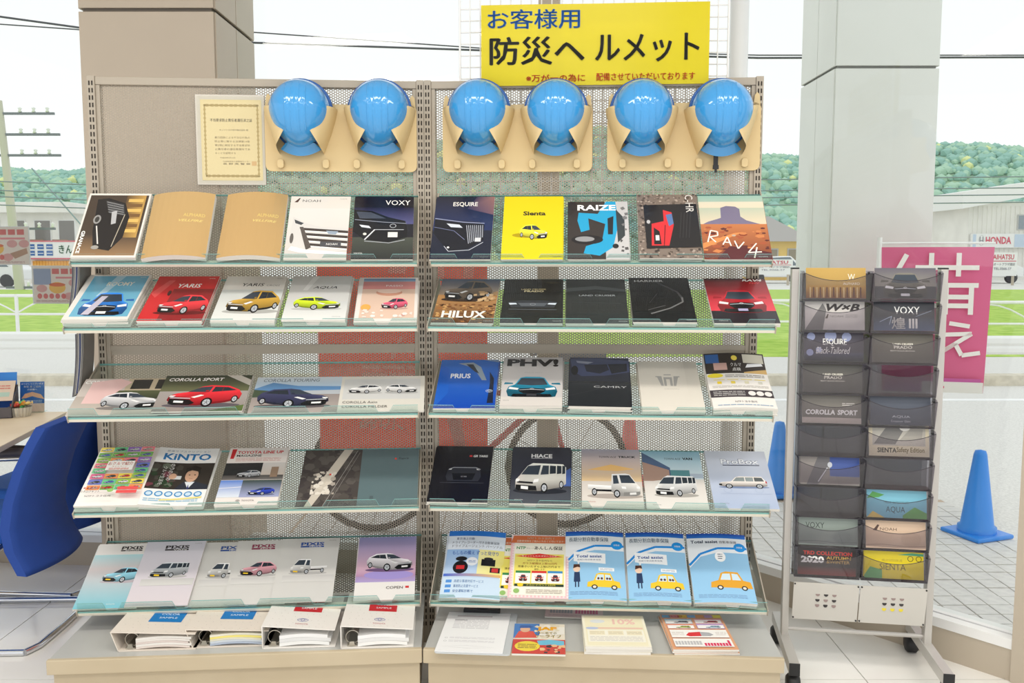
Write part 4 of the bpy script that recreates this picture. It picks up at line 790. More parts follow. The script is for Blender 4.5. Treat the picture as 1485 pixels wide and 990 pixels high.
def d(D):
    g = (170, 168, 164); D.rect(.42, .70, .54, .72, g); D.poly([(.30, .68), (.38, .68), (.40, .48), (.36, .48)], g); D.poly([(.66, .68), (.58, .68), (.56, .48), (.60, .48)], g); D.poly([(.41, .66), (.55, .66), (.55, .48), (.51, .48), (.51, .62), (.45, .62), (.45, .48), (.41, .48)], g); D.rect(.28, .66, .36, .68, g); D.rect(.60, .66, .68, .68, g); D.text('CROWN', .40, .41, .64, .425, (176, 172, 164)); D.grad(.78, 0, 1, 1, (224, 218, 206), (214, 208, 196))
catl('R', 2, 977, 'cream CROWN catalogue with grey crown emblem', (222, 216, 204), d, n=2, t=.009, pm=PM)
def d(D):
    D.rect(0, .66, 1, 1, (60, 54, 50)); D.rect(.02, .84, .24, .98, (60, 100, 160)); D.rect(.14, .72, .36, .84, (196, 160, 150)); D.rect(.64, .84, .98, .98, (200, 196, 180)); D.ell(.50, .92, .05, .04, (236, 214, 90)); D.text('クルマ', .42, .78, .60, .84, W_, .02); D.text('点検', .44, .70, .58, .76, W_, .02); D.poly([(.66, .76), (.96, .80), (.94, .84), (.7, .82)], (226, 228, 230)); D.poly([(.62, .68), (1, .74), (1, .66), (.62, .66)], (206, 170, 110))
    D.ell(.14, .62, .13, .04, (236, 216, 60)); D.lines(.30, .58, .94, .64, 2, (150, 146, 140), .5, 2)
    for i in range(4): D.rect(.10 + .22 * i, .535, .28 + .22 * i, .545, (236, 210, 60)); D.rect(.15 + .22 * i, .46, .22 + .22 * i, .51, ((240, 210, 60), (230, 206, 90), (216, 210, 180), (206, 204, 190))[i])
    D.lines(.06, .38, .96, .43, 2, (180, 176, 168), .4, 6); D.rect(.0, .20, 1, .34, (66, 58, 62)); D.lines(.05, .22, .55, .32, 3, (206, 204, 200), .35, 4)
    for i in range(3): D.ell(.66 + .13 * i, .27, .06, .045, (232, 226, 222))
    D.text('NTPトヨタ信州', .36, .09, .70, .13, (110, 106, 110)); D.lines(.08, .03, .94, .07, 1, (150, 170, 190), .4, 3)
catl('R', 2, 1080, 'flyer with black photo header and yellow tabs, curling up on its pile', (232, 228, 222), d, n=4, bend='curl', t=.007, pm=PM)
# ---- fourth shelf, left
def d(D):
    rr = random.Random(5); cl = [(236, 150, 90), (150, 190, 80), (110, 120, 200), (120, 180, 90), (226, 110, 150), (236, 214, 90), (110, 200, 140), (150, 110, 190), (240, 130, 140)]
    for j in range(8):
        for i in range(4):
            if 3 <= j <= 4 and 1 <= i <= 2: continue
            u0, v0 = .06 + .225 * i, .26 + .085 * j; D.rect(u0, v0, u0 + .215, v0 + .08, cl[(i * 3 + j * 2 + i * j) % 9]); car(D, 'hatch', u0 + .02, v0 + .012, u0 + .19, v0 + .062, rr.choice([(60, 60, 64), (220, 220, 220), (206, 60, 60), (90, 110, 180), (200, 190, 170)]), shadow=None)
    D.rect(.285, .515, .72, .675, (250, 246, 240)); D.text('おクルマ紹介', .30, .60, .70, .66, (222, 80, 60), .02); D.text('キャンペーン', .38, .565, .62, .59, (190, 120, 90)); D.lines(.34, .52, .66, .555, 2, (220, 110, 90), .5, 3)
    D.text('★★最大特典★★', .08, .19, .50, .235, (226, 70, 60), .02); D.text('カタログギフト', .06, .135, .36, .175, (90, 70, 60), .01); D.rect(.62, .12, .94, .17, (230, 90, 90)); D.rect(.62, .18, .94, .23, (230, 90, 90)); D.ell(.52, .17, .05, .03, (150, 190, 110)); D.text('NTPトヨタ信州', .16, .06, .56, .095, (70, 66, 66), .01); D.text('TOYOTA', .04, .95, .2, .965, (150, 146, 140))
catl('L', 3, 156, 'campaign flyer with a colourful grid of small cars, on a thick pile', (244, 240, 234), d, n=4, t=.007, pm=PG)
def d(D):
    D.rect(0, .27, 1, .73, (52, 46, 42)); D.text('KiNTO', .12, .78, .90, .90, (40, 120, 180), .03); D.text('愛車サブスクリプション', .14, .925, .86, .96, (120, 140, 160)); D.speck(.0, .3, .5, .72, 30, [(40, 60, 40), (110, 60, 70), (70, 66, 60), (96, 104, 90)], (.03, .08), 7)
    D.text('のりのりの', .28, .42, .36, .71, W_, .03, rot=-90); D.text('クルマ生活を', .18, .34, .25, .66, W_, .01, rot=-90)
    D.poly([(.46, .27), (.58, .40), (.78, .40), (1, .34), (1, .27)], (44, 48, 60)); D.poly([(.60, .40), (.68, .28), (.76, .40)], (222, 226, 230)); D.poly([(.67, .36), (.70, .28), (.66, .28)], (50, 60, 110)); D.ell(.68, .51, .105, .115, (206, 164, 136)); D.poly([(.57, .54), (.56, .64), (.68, .69), (.80, .64), (.80, .52), (.76, .58), (.66, .60), (.60, .58)], (34, 28, 26)); D.ell(.64, .52, .015, .008, (40, 30, 28), 8); D.ell(.73, .52, .015, .008, (40, 30, 28), 8); D.line([(.65, .455), (.71, .455)], .008, (150, 90, 80)); D.rect(.36, .44, .52, .50, (210, 214, 214)); D.ell(.38, .49, .06, .05, (206, 164, 136))
    for i in range(6): D.ell(.10 + .155 * i, .19, .065, .045, (60, 140, 196)); D.ell(.10 + .155 * i, .19, .045, .03, (206, 226, 240))
    D.lines(.05, .06, .9, .12, 2, (150, 190, 214), .5, 3); D.poly([(.3, .10), (.95, .15), (.95, .12), (.3, .075)], (236, 220, 140))
catl('L', 3, 248, 'KiNTO leaflet with a person in a dark suit holding a phone', (240, 240, 238), d, n=4, t=.005, bend='lift', pm=PG)
def d(D):
    D.poly([(.04, .80), (.04, .98), (.12, .98), (.10, .80)], (206, 40, 46)); D.text('TOYOTA LINE UP', .14, .89, .92, .945, (206, 50, 56), .03); D.text('MAGAZINE', .14, .835, .56, .875, (56, 50, 52), .02); D.lines(.14, .75, .90, .82, 4, (214, 170, 164), .5, 2)
    D.rect(.0, .42, 1, .72, (44, 46, 48)); D.grad(.62, .42, 1, .72, (196, 180, 166), (214, 210, 206)); D.grad(0, .42, 1, .50, (110, 106, 104), (80, 78, 76)); car(D, 'sport', .22, .46, .62, .60, (176, 178, 182), shadow=(50, 50, 52)); D.rect(.78, .46, .9, .64, (150, 126, 106))
    D.grad(0, .12, .36, .41, (226, 232, 240), (90, 130, 206)); D.grad(.36, .12, 1, .41, (166, 172, 206), (50, 66, 56)); car(D, 'sport', .48, .15, .92, .29, (46, 66, 170), shadow=(90, 96, 130)); D.line([(0, .27), (.36, .29)], .014, (240, 240, 246)); emblem(D, .36, .06, .03, (120, 110, 110), .004); D.text('TOYOTA', .42, .05, .62, .075, (110, 100, 100))
catl('L', 3, 357, 'TOYOTA LINE UP MAGAZINE with two car photographs', (236, 228, 222), d, n=4, t=.005)
def d(D):
    D.rect(0, 0, .5, 1, (74, 68, 66)); D.speck(0, 0, .5, 1, 90, [(84, 78, 74), (66, 60, 60), (92, 86, 82)], (.02, .05), 3); D.poly([(.07, .0), (.13, .0), (.26, .42), (.42, 1), (.34, 1), (.17, .42)], (206, 196, 182)); D.speck(.10, .2, .30, .6, 40, [(214, 204, 190), (176, 166, 154), (226, 218, 206)], (.01, .03), 6); D.line([(.22, .0), (.46, .98)], .004, (176, 170, 164)); D.line([(.26, .0), (.48, .94)], .003, (150, 146, 140))
    for x, k in ((.24, 1), (.79, 1)): D.rect(x, .53 if x < .5 else .80, x + .016, (.53 if x < .5 else .80) + .03, (226, 70, 60)); 
    D.rect(.258, .53, .27, .56, (240, 236, 230)); D.text('Supra', .82, .795, .91, .84, (60, 66, 70), .0, .4); D.rect(.60, .10, .63, .16, (86, 100, 104))
catl('L', 3, 517, 'wide fold-out catalogue, half dust-trail photograph and half plain slate green', (96, 116, 120), d, size=(.415, .297), n=1, t=.005)
# ---- fourth shelf, right
def d(D): D.rect(.60, .80, .65, .83, (206, 50, 54)); D.text('GR YARIS', .67, .795, .92, .835, W_, .02, .2); D.poly([(.26, .56), (.36, .62), (.74, .62), (.82, .56), (.84, .44), (.80, .36), (.28, .36), (.24, .44)], (46, 48, 56)); D.poly([(.34, .50), (.74, .50), (.70, .38), (.38, .38)], (24, 25, 30)); D.line([(.28, .57), (.36, .60), (.74, .60), (.82, .57)], .01, (190, 194, 200)); D.poly([(.27, .56), (.33, .58), (.32, .56)], W_); D.poly([(.81, .56), (.75, .58), (.76, .56)], W_); D.line([(.16, .33), (.9, .33)], .004, (110, 112, 120)); D.text('GR YARIS', .50, .43, .60, .45, (170, 170, 176))
catl('R', 3, 663, 'black GR YARIS catalogue with dim car front', (24, 25, 33), d, n=3)
def d(D): D.grad(0, 0, 1, .40, (80, 84, 92), (60, 62, 72)); D.poly([(.8, .5), (1, .62), (1, .3), (.8, .3)], (70, 96, 160)); D.text('HIACE', .32, .80, .68, .87, (240, 240, 240), .03); D.rect(.32, .785, .68, .792, (200, 200, 204)); car(D, 'van', .06, .18, .92, .70, (222, 216, 208), shadow=(40, 42, 50)); small(D, .08, .05, W_)
catl('R', 3, 783, 'dark grey HIACE catalogue with white van', (52, 54, 66), d, n=3)
def d(D): D.grad(0, .42, 1, .72, (226, 196, 150), (206, 186, 176)); D.grad(0, .72, 1, 1, (206, 186, 176), (176, 172, 186)); D.poly([(.1, .62), (.5, .72), (.9, .64), (.6, .60)], (236, 190, 120)); D.grad(0, 0, 1, .42, (226, 220, 212), (214, 206, 198)); D.text('TOWN ACE', .30, .84, .60, .875, (70, 64, 66), .0, .2); D.text('TRUCK', .63, .84, .93, .88, (50, 46, 50), .04); car(D, 'truck', .10, .14, .98, .56, (240, 238, 234), flip=True, shadow=(176, 166, 158), plate=(226, 226, 224)); small(D, .08, .06, (180, 60, 60))
catl('R', 3, 889, 'TOWN ACE TRUCK catalogue with white truck at sunset', (206, 196, 190), d, n=2)
def d(D): D.grad(0, .5, 1, 1, (214, 226, 232), (140, 186, 206)); D.poly([(0, .98), (.46, .70), (.46, .52), (0, .50)], (74, 96, 130)); D.poly([(0, .80), (.44, .66), (.44, .50), (0, .44)], (170, 140, 126)); D.poly([(.46, .66), (.78, .66), (.78, .52), (.46, .52)], (86, 140, 146)); D.rect(.78, .52, 1, .60, (176, 190, 206)); D.grad(0, 0, 1, .46, (232, 228, 222), (220, 214, 208)); D.text('TOWN ACE', .38, .845, .66, .88, (50, 56, 62), .0, .2); D.text('VAN', .69, .845, .86, .89, (40, 46, 52), .04); car(D, 'van', .16, .20, .86, .56, (240, 240, 238), shadow=(170, 166, 160)); small(D, .10, .05, (140, 140, 140))
catl('R', 3, 983, 'TOWN ACE VAN catalogue with white van before a warehouse', (222, 218, 212), d, n=1)
def d(D): D.grad(0, 0, 1, 1, (176, 190, 216), (206, 210, 222)); D.text('ProBox', .235, .755, .865, .855, (90, 96, 116), .05); D.text('ProBox', .24, .76, .86, .85, (240, 242, 248), .02); D.rect(.26, .73, .86, .745, (70, 74, 90)); car(D, 'side', .14, .34, .92, .54, (216, 208, 202), shadow=(120, 136, 170), glass=(150, 160, 160)); D.ring(.26, .30, .06, .04, .003, (150, 166, 196)); D.ring(.76, .30, .06, .04, .003, (150, 166, 196)); D.line([(.14, .24), (.94, .24)], .003, (150, 166, 196)); small(D, .10, .07, (150, 156, 170))
catl('R', 3, 1083, 'pale blue ProBox catalogue with white estate car', (192, 202, 220), d, n=2, size=(.215, .297))
# ---- bottom shelf, left
PXC = (208, 206, 202)
def px(title, sub, tc, kind, rgb, fl=False, u=.12):
    def d(D):
        D.text('PIXIS', u + .22, .88, u + .62, .935, tc, .04); D.rect(u + .22, .85, u + .62, .875, tc); D.text(sub, u + .36, .852, u + .58, .873, W_); car(D, kind, u + .10, .42, u + .72, .66, rgb, flip=fl, plate=(236, 196, 50), shadow=(180, 178, 176)); D.grad(u, .30, .98, .40, (214, 212, 208), (196, 194, 192)); D.text('TOYOTA', .82, .95, .94, .965, (140, 136, 134))
    return d
def d(D): D.grad(0, 0, 1, .60, (120, 190, 204), (206, 196, 196)); D.grad(0, .60, 1, .82, (206, 196, 196), (170, 210, 216)); D.rect(0, .82, 1, 1, (226, 222, 218)); D.text('PIXIS', .40, .90, .76, .955, (60, 56, 56), .04); D.rect(.40, .875, .76, .895, (60, 56, 56)); D.text('EPOCH', .48, .877, .70, .893, W_); car(D, 'hatch', .26, .38, .88, .62, (140, 196, 214), plate=(236, 196, 50), shadow=(180, 170, 176)); small(D, .5, .05, W_)
catl('L', 4, 152, 'turquoise and white PIXIS EPOCH catalogue at the left shelf end', (214, 216, 214), d, n=2, t=.004)
catl('L', 4, 314, 'grey PIXIS TRUCK catalogue, left one of the two, between van and JOY', PXC, px('', 'TRUCK', (50, 84, 150), 'truck', (236, 234, 230), u=.10), t=.004)
catl('L', 4, 227, 'lilac grey PIXIS VAN catalogue with silver van', ((216, 206, 210), (206, 204, 214)), px('', 'VAN', (50, 46, 50), 'van', (186, 190, 194)), t=.005, off=.0096)
catl('L', 4, 368, 'grey PIXIS JOY catalogue with pink car', PXC, px('', 'JOY', (140, 50, 80), 'hatch', (206, 150, 160), u=.04), t=.004, off=.0055)
catl('L', 4, 437, 'grey PIXIS TRUCK catalogue, right one of the two, beside COPEN', PXC, px('', 'TRUCK', (50, 84, 160), 'truck', (240, 238, 234)), t=.004, off=.0105)
def d(D): D.grad(0, .5, 1, 1, (216, 178, 196), (150, 150, 200)); D.grad(0, .34, 1, .5, (170, 130, 166), (216, 178, 196)); D.grad(0, .26, 1, .36, (176, 160, 210), (170, 146, 186)); D.rect(0, 0, 1, .27, (230, 226, 222)); D.ell(.55, .38, .42, .07, (160, 146, 206)); car(D, 'sport', .16, .44, .96, .76, (216, 212, 216), flip=True, shadow=(110, 84, 120)); D.text('COPEN', .52, .16, .80, .20, (90, 80, 80), .01); D.rect(.84, .17, .90, .20, (206, 60, 60))
catl('L', 4, 557, 'lilac COPEN catalogue with white convertible', (226, 220, 220), d, n=2)
# ---- bottom shelf, right
def d(D):
    D.grad(0, .3, 1, .74, (196, 216, 240), (150, 186, 230)); D.hgrad(.56, .36, 1, .74, (240, 234, 170), (240, 228, 130)); D.rect(0, .93, 1, 1, (50, 120, 206)); D.text('東京海上日動', .14, .875, .46, .91, (70, 90, 140), .01); D.text('ドライブレコーダー付き自動車保険', .08, .82, .90, .86, (70, 74, 90)); D.text('ドライブエージェント パーソナル', .08, .77, .96, .81, (80, 84, 96)); D.text('もしもの備え ずっと見守り', .10, .66, .90, .72, (80, 120, 206), .03); D.ell(.27, .47, .13, .10, (34, 34, 38)); D.ell(.27, .60, .10, .035, (40, 40, 44)); D.rect(.20, .44, .34, .50, (206, 50, 56)); D.ell(.46, .56, .1, .065, (240, 244, 250)); D.lines(.40, .54, .52, .58, 2, (110, 140, 196), .4); D.rect(.62, .50, .86, .60, (36, 36, 40)); D.ell(.74, .61, .08, .02, (50, 50, 54)); D.rect(.78, .40, .95, .48, (40, 40, 44)); D.rect(.81, .41, .92, .47, (206, 60, 60))
    D.hgrad(.0, .33, 1, .37, (70, 110, 206), (236, 190, 110)); D.rect(0, .0, 1, .31, (206, 226, 244))
    for i, t_ in enumerate(('高度な事故対応サービス', '事故防止支援サービス', '安全運転診断で')): D.rect(.06, .23 - .075 * i, .16, .275 - .075 * i, (90, 150, 220)); D.text(t_, .20, .23 - .075 * i, .70 - .08 * i, .275 - .075 * i, (90, 140, 206), .01)
catl('R', 4, 681, 'dashcam insurance leaflet with blue header, beside the pink check flyers', (222, 230, 240), d, n=3, bend='curl', t=.005, rz=-1)
def nt(D):
    for i in range(16): D.rect(i / 16, 0, i / 16 + .03, .93, (240, 196, 200))
    for i in range(22): D.rect(0, i / 22 * .93, 1, i / 22 * .93 + .014, (240, 200, 204))
    D.rect(.06, .04, .95, .86, (246, 242, 226)); D.poly([(.0, .86), (.04, .98), (.96, .98), (1, .86)], (226, 120, 70)); D.text('NTPトヨタ信州で', .28, .925, .76, .96, (250, 240, 220), .01); D.text('自動車保険をご加入いただくと付いてます!', .10, .875, .92, .91, (250, 240, 220)); D.text('NTP', .10, .755, .26, .80, (60, 140, 80), .03); D.text('グループ', .27, .76, .40, .785, (90, 84, 80)); D.text('あんしん保証', .41, .75, .90, .81, (50, 46, 44), .03)
    D.rect(.08, .18, .92, .68, (240, 226, 110)); D.poly([(.08, .64), (.5, .69), (.92, .64), (.5, .61)], (220, 60, 50)); D.text('ちょっとしたキズやヘコミが', .2, .635, .8, .66, W_); D.text('NTPトヨタ信州なら', .30, .56, .72, .59, (90, 60, 50)); D.text('ガラス破損は上限10万円', .22, .51, .80, .545, (190, 60, 50), .01); D.text('落書きいたずら上限5万円まで', .14, .46, .86, .495, (90, 50, 46), .01); D.text('補償します!', .42, .42, .60, .45, (90, 50, 46))
    for i, c in enumerate(((60, 140, 80), (214, 50, 46), (60, 140, 196))):
        u = .11 + .27 * i; D.rect(u, .22, u + .25, .41, (250, 248, 240)); D.rect(u, .375, u + .25, .41, c); car(D, 'face', u + .06, .25, u + .20, .35, (206, 70, 56), shadow=None)
    D.rect(.10, .17, .92, .205, (40, 60, 40)); D.ell(.20, .19, .05, .028, (240, 206, 50)); D.text('さらにイベント3万円', .30, .175, .78, .20, (240, 226, 90)); D.lines(.30, .06, .9, .13, 3, (180, 170, 160), .4, 3); D.ell(.14, .10, .05, .035, (150, 190, 110))
catl('R', 4, 760, 'pink checked insurance flyer, behind its twin to the right', (246, 226, 224), nt, n=1, t=.004, off=.012, pm=PM)
catl('R', 4, 780, 'pink checked insurance flyer, front one of the pair', (246, 226, 224), nt, n=1, t=.012, off=.0165, pm=PM)
def ta(duck):
    def d(D):
        D.grad(0, .94, 1, 1, (40, 120, 206), (30, 70, 170)); D.poly([(0, .0), (1, .0), (1, .74), (.5, .74), (.2, .68), (0, .52)], (150, 198, 232)); pts = [(0, .56), (.2, .72), (.5, .80), (1, .81)]; D.line(pts, .04, (30, 140, 222)); D.ell(.88, .82, .10, .06, (30, 150, 230)); D.text('自動車', .83, .81, .93, .835, W_)
        if duck: D.text('Total assist', .06, .87, .52, .91, (50, 60, 84), .03); D.text('自動車保険', .55, .87, .84, .905, (120, 110, 110), .01); D.ell(.53, .68, .09, .075, (250, 250, 250)); D.lines(.49, .64, .57, .73, 3, (110, 116, 130), .4)
        else:
            D.text('長期分割自動車保険', .06, .86, .74, .92, (80, 110, 140), .01); D.poly([(.14, .72), (.68, .69), (.68, .54), (.24, .56), (.22, .52), (.20, .57), (.14, .58)], (246, 248, 250)); D.text('Total assist', .18, .63, .62, .67, (40, 80, 150), .03); D.text('長期分割自動車保険', .20, .585, .60, .61, (110, 120, 140)); D.ell(.19, .46, .06, .05, (240, 206, 180)); D.poly([(.13, .47), (.14, .53), (.24, .53), (.25, .48), (.2, .49)], (80, 50, 40)); D.poly([(.15, .41), (.24, .41), (.25, .26), (.14, .26)], (40, 60, 96)); D.rect(.16, .18, .18, .27, (36, 50, 84)); D.rect(.21, .18, .23, .27, (36, 50, 84)); D.rect(.56, .43, .82, .48, (246, 248, 250)); D.lines(.58, .44, .8, .47, 2, (150, 160, 180), .4)
        u0, v0, u1, v1 = (.30, .17, .98, .46) if duck else (.36, .14, .92, .40); T = D.sub(u0, v0, u1, v1)
        D.poly(T([(.0, .16), (.02, .44), (.20, .54), (.28, .92), (.40, 1), (.70, .98), (.80, .56), (.97, .50), (1, .16)]), (238, 200, 50) if not duck else (226, 164, 50)); D.poly(T([(.25, .56), (.32, .88), (.50, .90), (.50, .56)]), (206, 226, 236)); D.poly(T([(.54, .56), (.54, .90), (.68, .88), (.75, .56)]), (206, 226, 236))
        for x in (.34, .44, .60, .68): (a, b_), = T([(x, .66)]); D.ell(a, b_, .02, .018, (90, 56, 46) if not duck else (206, 226, 236))
        for x in (.22, .80): (a, b_), = T([(x, .16)]); D.ell(a, b_, .05, .035, (40, 36, 36)); D.ell(a, b_, .03, .02, (226, 220, 206))
        D.lines(.08, .06, .86, .12, 3, (120, 150, 190), .3, 4)
    return d
catl('R', 4, 864, 'Total assist insurance leaflet with yellow car, left of the look-alike', (236, 240, 244), ta(False), n=4, bend='curl', t=.006, pm=PM, lower='left Total assist leaflets')
catl('R', 4, 957, 'Total assist insurance leaflet with yellow car, middle of the three', (236, 240, 244), ta(False), n=4, bend='curl', t=.006, pm=PM, lower='middle Total assist leaflets')
catl('R', 4, 1052, 'Total assist insurance leaflet with orange classic car, right shelf end', (236, 240, 244), ta(True), n=4, bend='curl', t=.006, pm=PM, lower='right Total assist leaflets')
# ---------------------------------------------------------------- helmets, certificate and sign on the perforated panels
def on_panel(u, px, py, out=.0):
    """world point where the photo ray meets the plane standing `out` before the panel of unit u"""
    UM = UNITS[u][0]; Mi = UM.inverted(); o = Mi @ Vector((0, 0, EYE)); q = Mi @ at(px, py, 3.0); d = q - o; t = (-out - o.y) / d.y; return UM, o + d * t
m_tan = mat('holder_tan', (212, 188, 140), .5); m_helm = mat('helmet_blue', (58, 150, 214), .12, spec=.6, coat=.6); m_rim = mat('helmet_rim', (26, 88, 160), .3); m_blk = mat('black_plastic', (30, 30, 32), .5)
def rounded(x0, x1, z0, z1, r, n=5):
    p = []
    for cx, cz, a0 in ((x1 - r, z1 - r, 0), (x0 + r, z1 - r, 90), (x0 + r, z0 + r, 180), (x1 - r, z0 + r, 270)):
        p += [(cx + r * math.cos(R(a0 + 90 * i / n)), cz + r * math.sin(R(a0 + 90 * i / n))) for i in range(n + 1)]
    return p
def helmet_mesh():
    b = MB(); rx, up, dn, dp = .107, .108, .15, .135
    def f(u, v):
        ph = 2 * math.pi * u; rho = math.sin(v * math.pi / 2); x = rx * rho * math.cos(ph) * (1 - .16 * max(0, -math.sin(ph)) * rho); z = (up if math.sin(ph) > 0 else dn * .86) * rho * math.sin(ph)
        y = -dp * math.cos(v * math.pi / 2) ** .8
        if z > -.09 and rho < .96:
            for rx_ in (-.030, -.011, .011, .030): y -= .0035 * math.exp(-((x - rx_) / .0032) ** 2) * (1 - rho ** 4)
        return (x, y - .012, z)
    b.grid(f, 72, 22); return b
def helmet(M, label, strap=False):
    e = empty('safety_helmet', matrix=M); tag(e, label, 'helmet', 'blue safety helmets hung in the holders')
    helmet_mesh().build('shell', m_helm, e, merge=True)
    b = MB(); pts = []
    for k in range(40):
        ph = 2 * math.pi * k / 40; s = math.sin(ph); pts.append((.109 * math.cos(ph) * (1 - .16 * max(0, -s)), -.012, (.110 if s > 0 else .131) * s))
    b.tube(pts, .006, 8, closed=True); b.build('rim', m_rim, e)
    b = MB()
    def br(u, v): a = (u - .5) * 2; return (a * (.05 + .022 * v), -.035 + .02 * v - .012 * (1 - a * a), -.112 - .045 * v * (1 - .55 * a * a))
    b.grid(br, 14, 4, thick=(0, .004, 0)); b.build('brim', m_helm, e)
    for xr in (-.034, -.013, .013, .034):
        pts = []
        for k in range(15):
            z = .085 - .165 * k / 14; rho = min(math.hypot(xr / .107, z / (.108 if z > 0 else .129)), .97); pts.append((xr, -.012 - .135 * (1 - rho * rho) ** .4, z))
        b = MB(); b.tube(pts, .0022, 6); b.build('rib', m_helm, e)
    if strap:
        b = MB(); b.box(-.024, -.008, -.016, -.012, -.19, -.13); b.build('chin_strap', m_blk, e); b = MB(); b.box(-.026, -.006, -.02, -.012, -.2, -.186); b.box(-.02, -.012, -.02, -.012, -.212, -.2); b.build('buckle', m_blk, e)
def holder(u, px, pxs, labels, hl):
    UM, c = on_panel(u, px, 195, .012); M = UM @ Matrix.Translation((c.x, -.012, 0)); e = empty('helmet_holder', matrix=M); tag(e, hl, 'helmet holder', 'tan two-helmet wall holders')
    b = MB(); b.prism(rounded(-.27, .27, 1.772, 2.01, .022), 'y', -.004, 0); b.build('backboard', m_tan, e, bevel=.001)
    for x in (-.215, -.055, .055, .215):
        b = MB(); b.prism(rounded(x - .012, x + .012, 1.782, 1.815, .01), 'y', -.02, -.004); b.build('hook_tab', m_tan, e, bevel=.003)
    for x in (-.255, .255):
        b = MB(); b.prism([(x - .012, 2.0), (x + .012, 2.0), (x + .008, 2.035), (x, 2.045), (x - .008, 2.035)], 'y', -.004, .004); b.build('top_hook', m_tan, e)
    for hx, lb, st in zip(pxs, labels, (False, 'strap' in labels[1])):
        _, h = on_panel(u, hx, 158, .09); x = h.x - c.x; z = h.z
        helmet(M @ Matrix.Translation((x, -.01, z)), lb, st)
        for s in (-1, 1):
            b = MB()
            def fl(uu, v):
                xo, zo = .128 - .05 * uu ** 1.3, .008 - .155 * uu; xi = .100 - .058 * math.sin(min(uu / .62, 1) * math.pi / 2) + .03 * max(0, uu - .62) / .38; zi = .012 - .135 * uu
                k = math.sin(v * math.pi / 2); yy = -.004 - (.074 + .040 * min(uu * 1.5, 1) - .035 * max(0, uu - .6)) * k
                return (x + s * (xo + (xi - xo) * (1 - math.cos(v * math.pi / 2))), yy, z + zo + (zi - zo) * v)
            b.grid(fl, 14, 8, thick=(0, -.0025, 0)); b.build('cradle_flap', m_tan, e)
ordn = ('leftmost', 'second', 'third', 'fourth', 'fifth', 'rightmost')
hl = ['glossy blue safety helmet, %s of the six in the holders' % q for q in ordn]; hl[5] += ', with black strap'
holder('L', 495, (432, 549), hl[:2], 'tan double helmet holder on the left unit, beside the certificate'); holder('R', 750, (692, 806), hl[2:4], 'tan double helmet holder at the left of the right unit'); holder('R', 991, (933, 1050), hl[4:], 'tan double helmet holder at the right end of the right unit')
# certificate in a clear frame
UM, a = on_panel('L', 287, 268, .006); _, b_ = on_panel('L', 383, 138, .006); w_, h_ = b_.x - a.x, b_.z - a.z
e = empty('certificate_frame', matrix=UM @ Matrix.Translation(((a.x + b_.x) / 2, -.006, a.z)) @ Matrix.Rotation(R(90), 4, 'X')); tag(e, 'cream certificate with ornate border in a clear frame beside the helmets', 'certificate')
b = MB(); b.box(-w_ / 2, w_ / 2, 0, h_, 0, .004); b.build('backing', mat('acrylic_grey', (206, 200, 190), .25), e, bevel=.002)
b = MB(); b.box(-w_ / 2 + .018, w_ / 2 - .010, .016, h_ - .018, .0042, .0048, col=(226, 210, 164)); sh = b.build('sheet', PM, e)
D = Print(w_, h_, .005); g_ = (186, 164, 110)
D.rect(.10, .07, .93, .92, (228, 212, 168))
for k in range(34):
    for (x, y) in ((.14 + .76 * k / 33, .88), (.14 + .76 * k / 33, .10)): D.mb.face([D.P(x + .02 * math.cos(q) * (1.2 if k % 2 else .7), y + .014 * math.sin(q) * (1.3 if k % 3 else .8)) for q in (0, 1.2, 2.5, 3.8, 5)], 0, g_)
    for (x, y) in ((.135, .10 + .78 * k / 33), (.90, .10 + .78 * k / 33)): D.mb.face([D.P(x + .018 * math.cos(q) * (1.2 if k % 2 else .7), y + .016 * math.sin(q)) for q in (0, 1.2, 2.5, 3.8, 5)], 0, g_)
D.z += .0001; D.text('不当要求防止責任者選任済之証', .21, .70, .82, .735, (70, 60, 46), .015); D.text('ネッツトヨタ信州株式会社 殿', .34, .60, .76, .62, (110, 96, 76))
for i, t_ in enumerate(('暴力団員による不当な行為の', '防止等に関する法律第14条', '第2項に規定する不当要求防', '止責任者の選任事業所であ')): D.text(t_, .27, .515 - .043 * i, .78, .538 - .043 * i, (130, 112, 84))
D.text('ることを証明する', .27, .343, .57, .365, (130, 112, 84)); D.text('平成30年6月15日', .34, .295, .56, .31, (130, 112, 84)); D.text('公益財団法人長野県センター', .38, .255, .78, .27, (140, 122, 94)); D.text('長 野 県 警 察', .38, .225, .78, .245, (120, 104, 80)); D.rect(.80, .215, .87, .265, (216, 180, 130))
D.mb.build('certificate_print', PM, sh)
b = MB(); b.box(-w_ / 2 + .006, w_ / 2 - .002, .006, h_ - .006, .0075, .009); b.build('cover_sheet', clear_mat('clear_sleeve', (252, 252, 250), .03), e)
# wire grid and yellow sign above the right unit
UM, a = on_panel('R', 667, 118, -.03); _, b_ = on_panel('R', 1058, 0, -.03); gx0, gx1 = a.x, b_.x
e = empty('wire_grid', matrix=UM @ Matrix.Translation((0, .036, 0))); tag(e, 'white wire grid panel behind the yellow sign', 'wire grid'); m_wire = mat('wire_white', (236, 236, 236), .4)
n = int((gx1 - gx0) / .036)
for i in range(n + 1):
    x = gx0 + (gx1 - gx0) * i / n; b = MB(); b.tube([(x, 0, 1.6), (x, 0, 2.46)], .0022 if i % n else .004, 6); b.build('wire', m_wire, e)
for i in range(21): z = 1.62 + .041 * i; b = MB(); b.tube([(gx0, .003, z), (gx1, .003, z)], .0022, 6); b.build('wire', m_wire, e)
UM, a = on_panel('R', 698, 125, .014); _, b_ = on_panel('R', 1030, 2, .014); w_, h_ = b_.x - a.x, b_.z - a.z
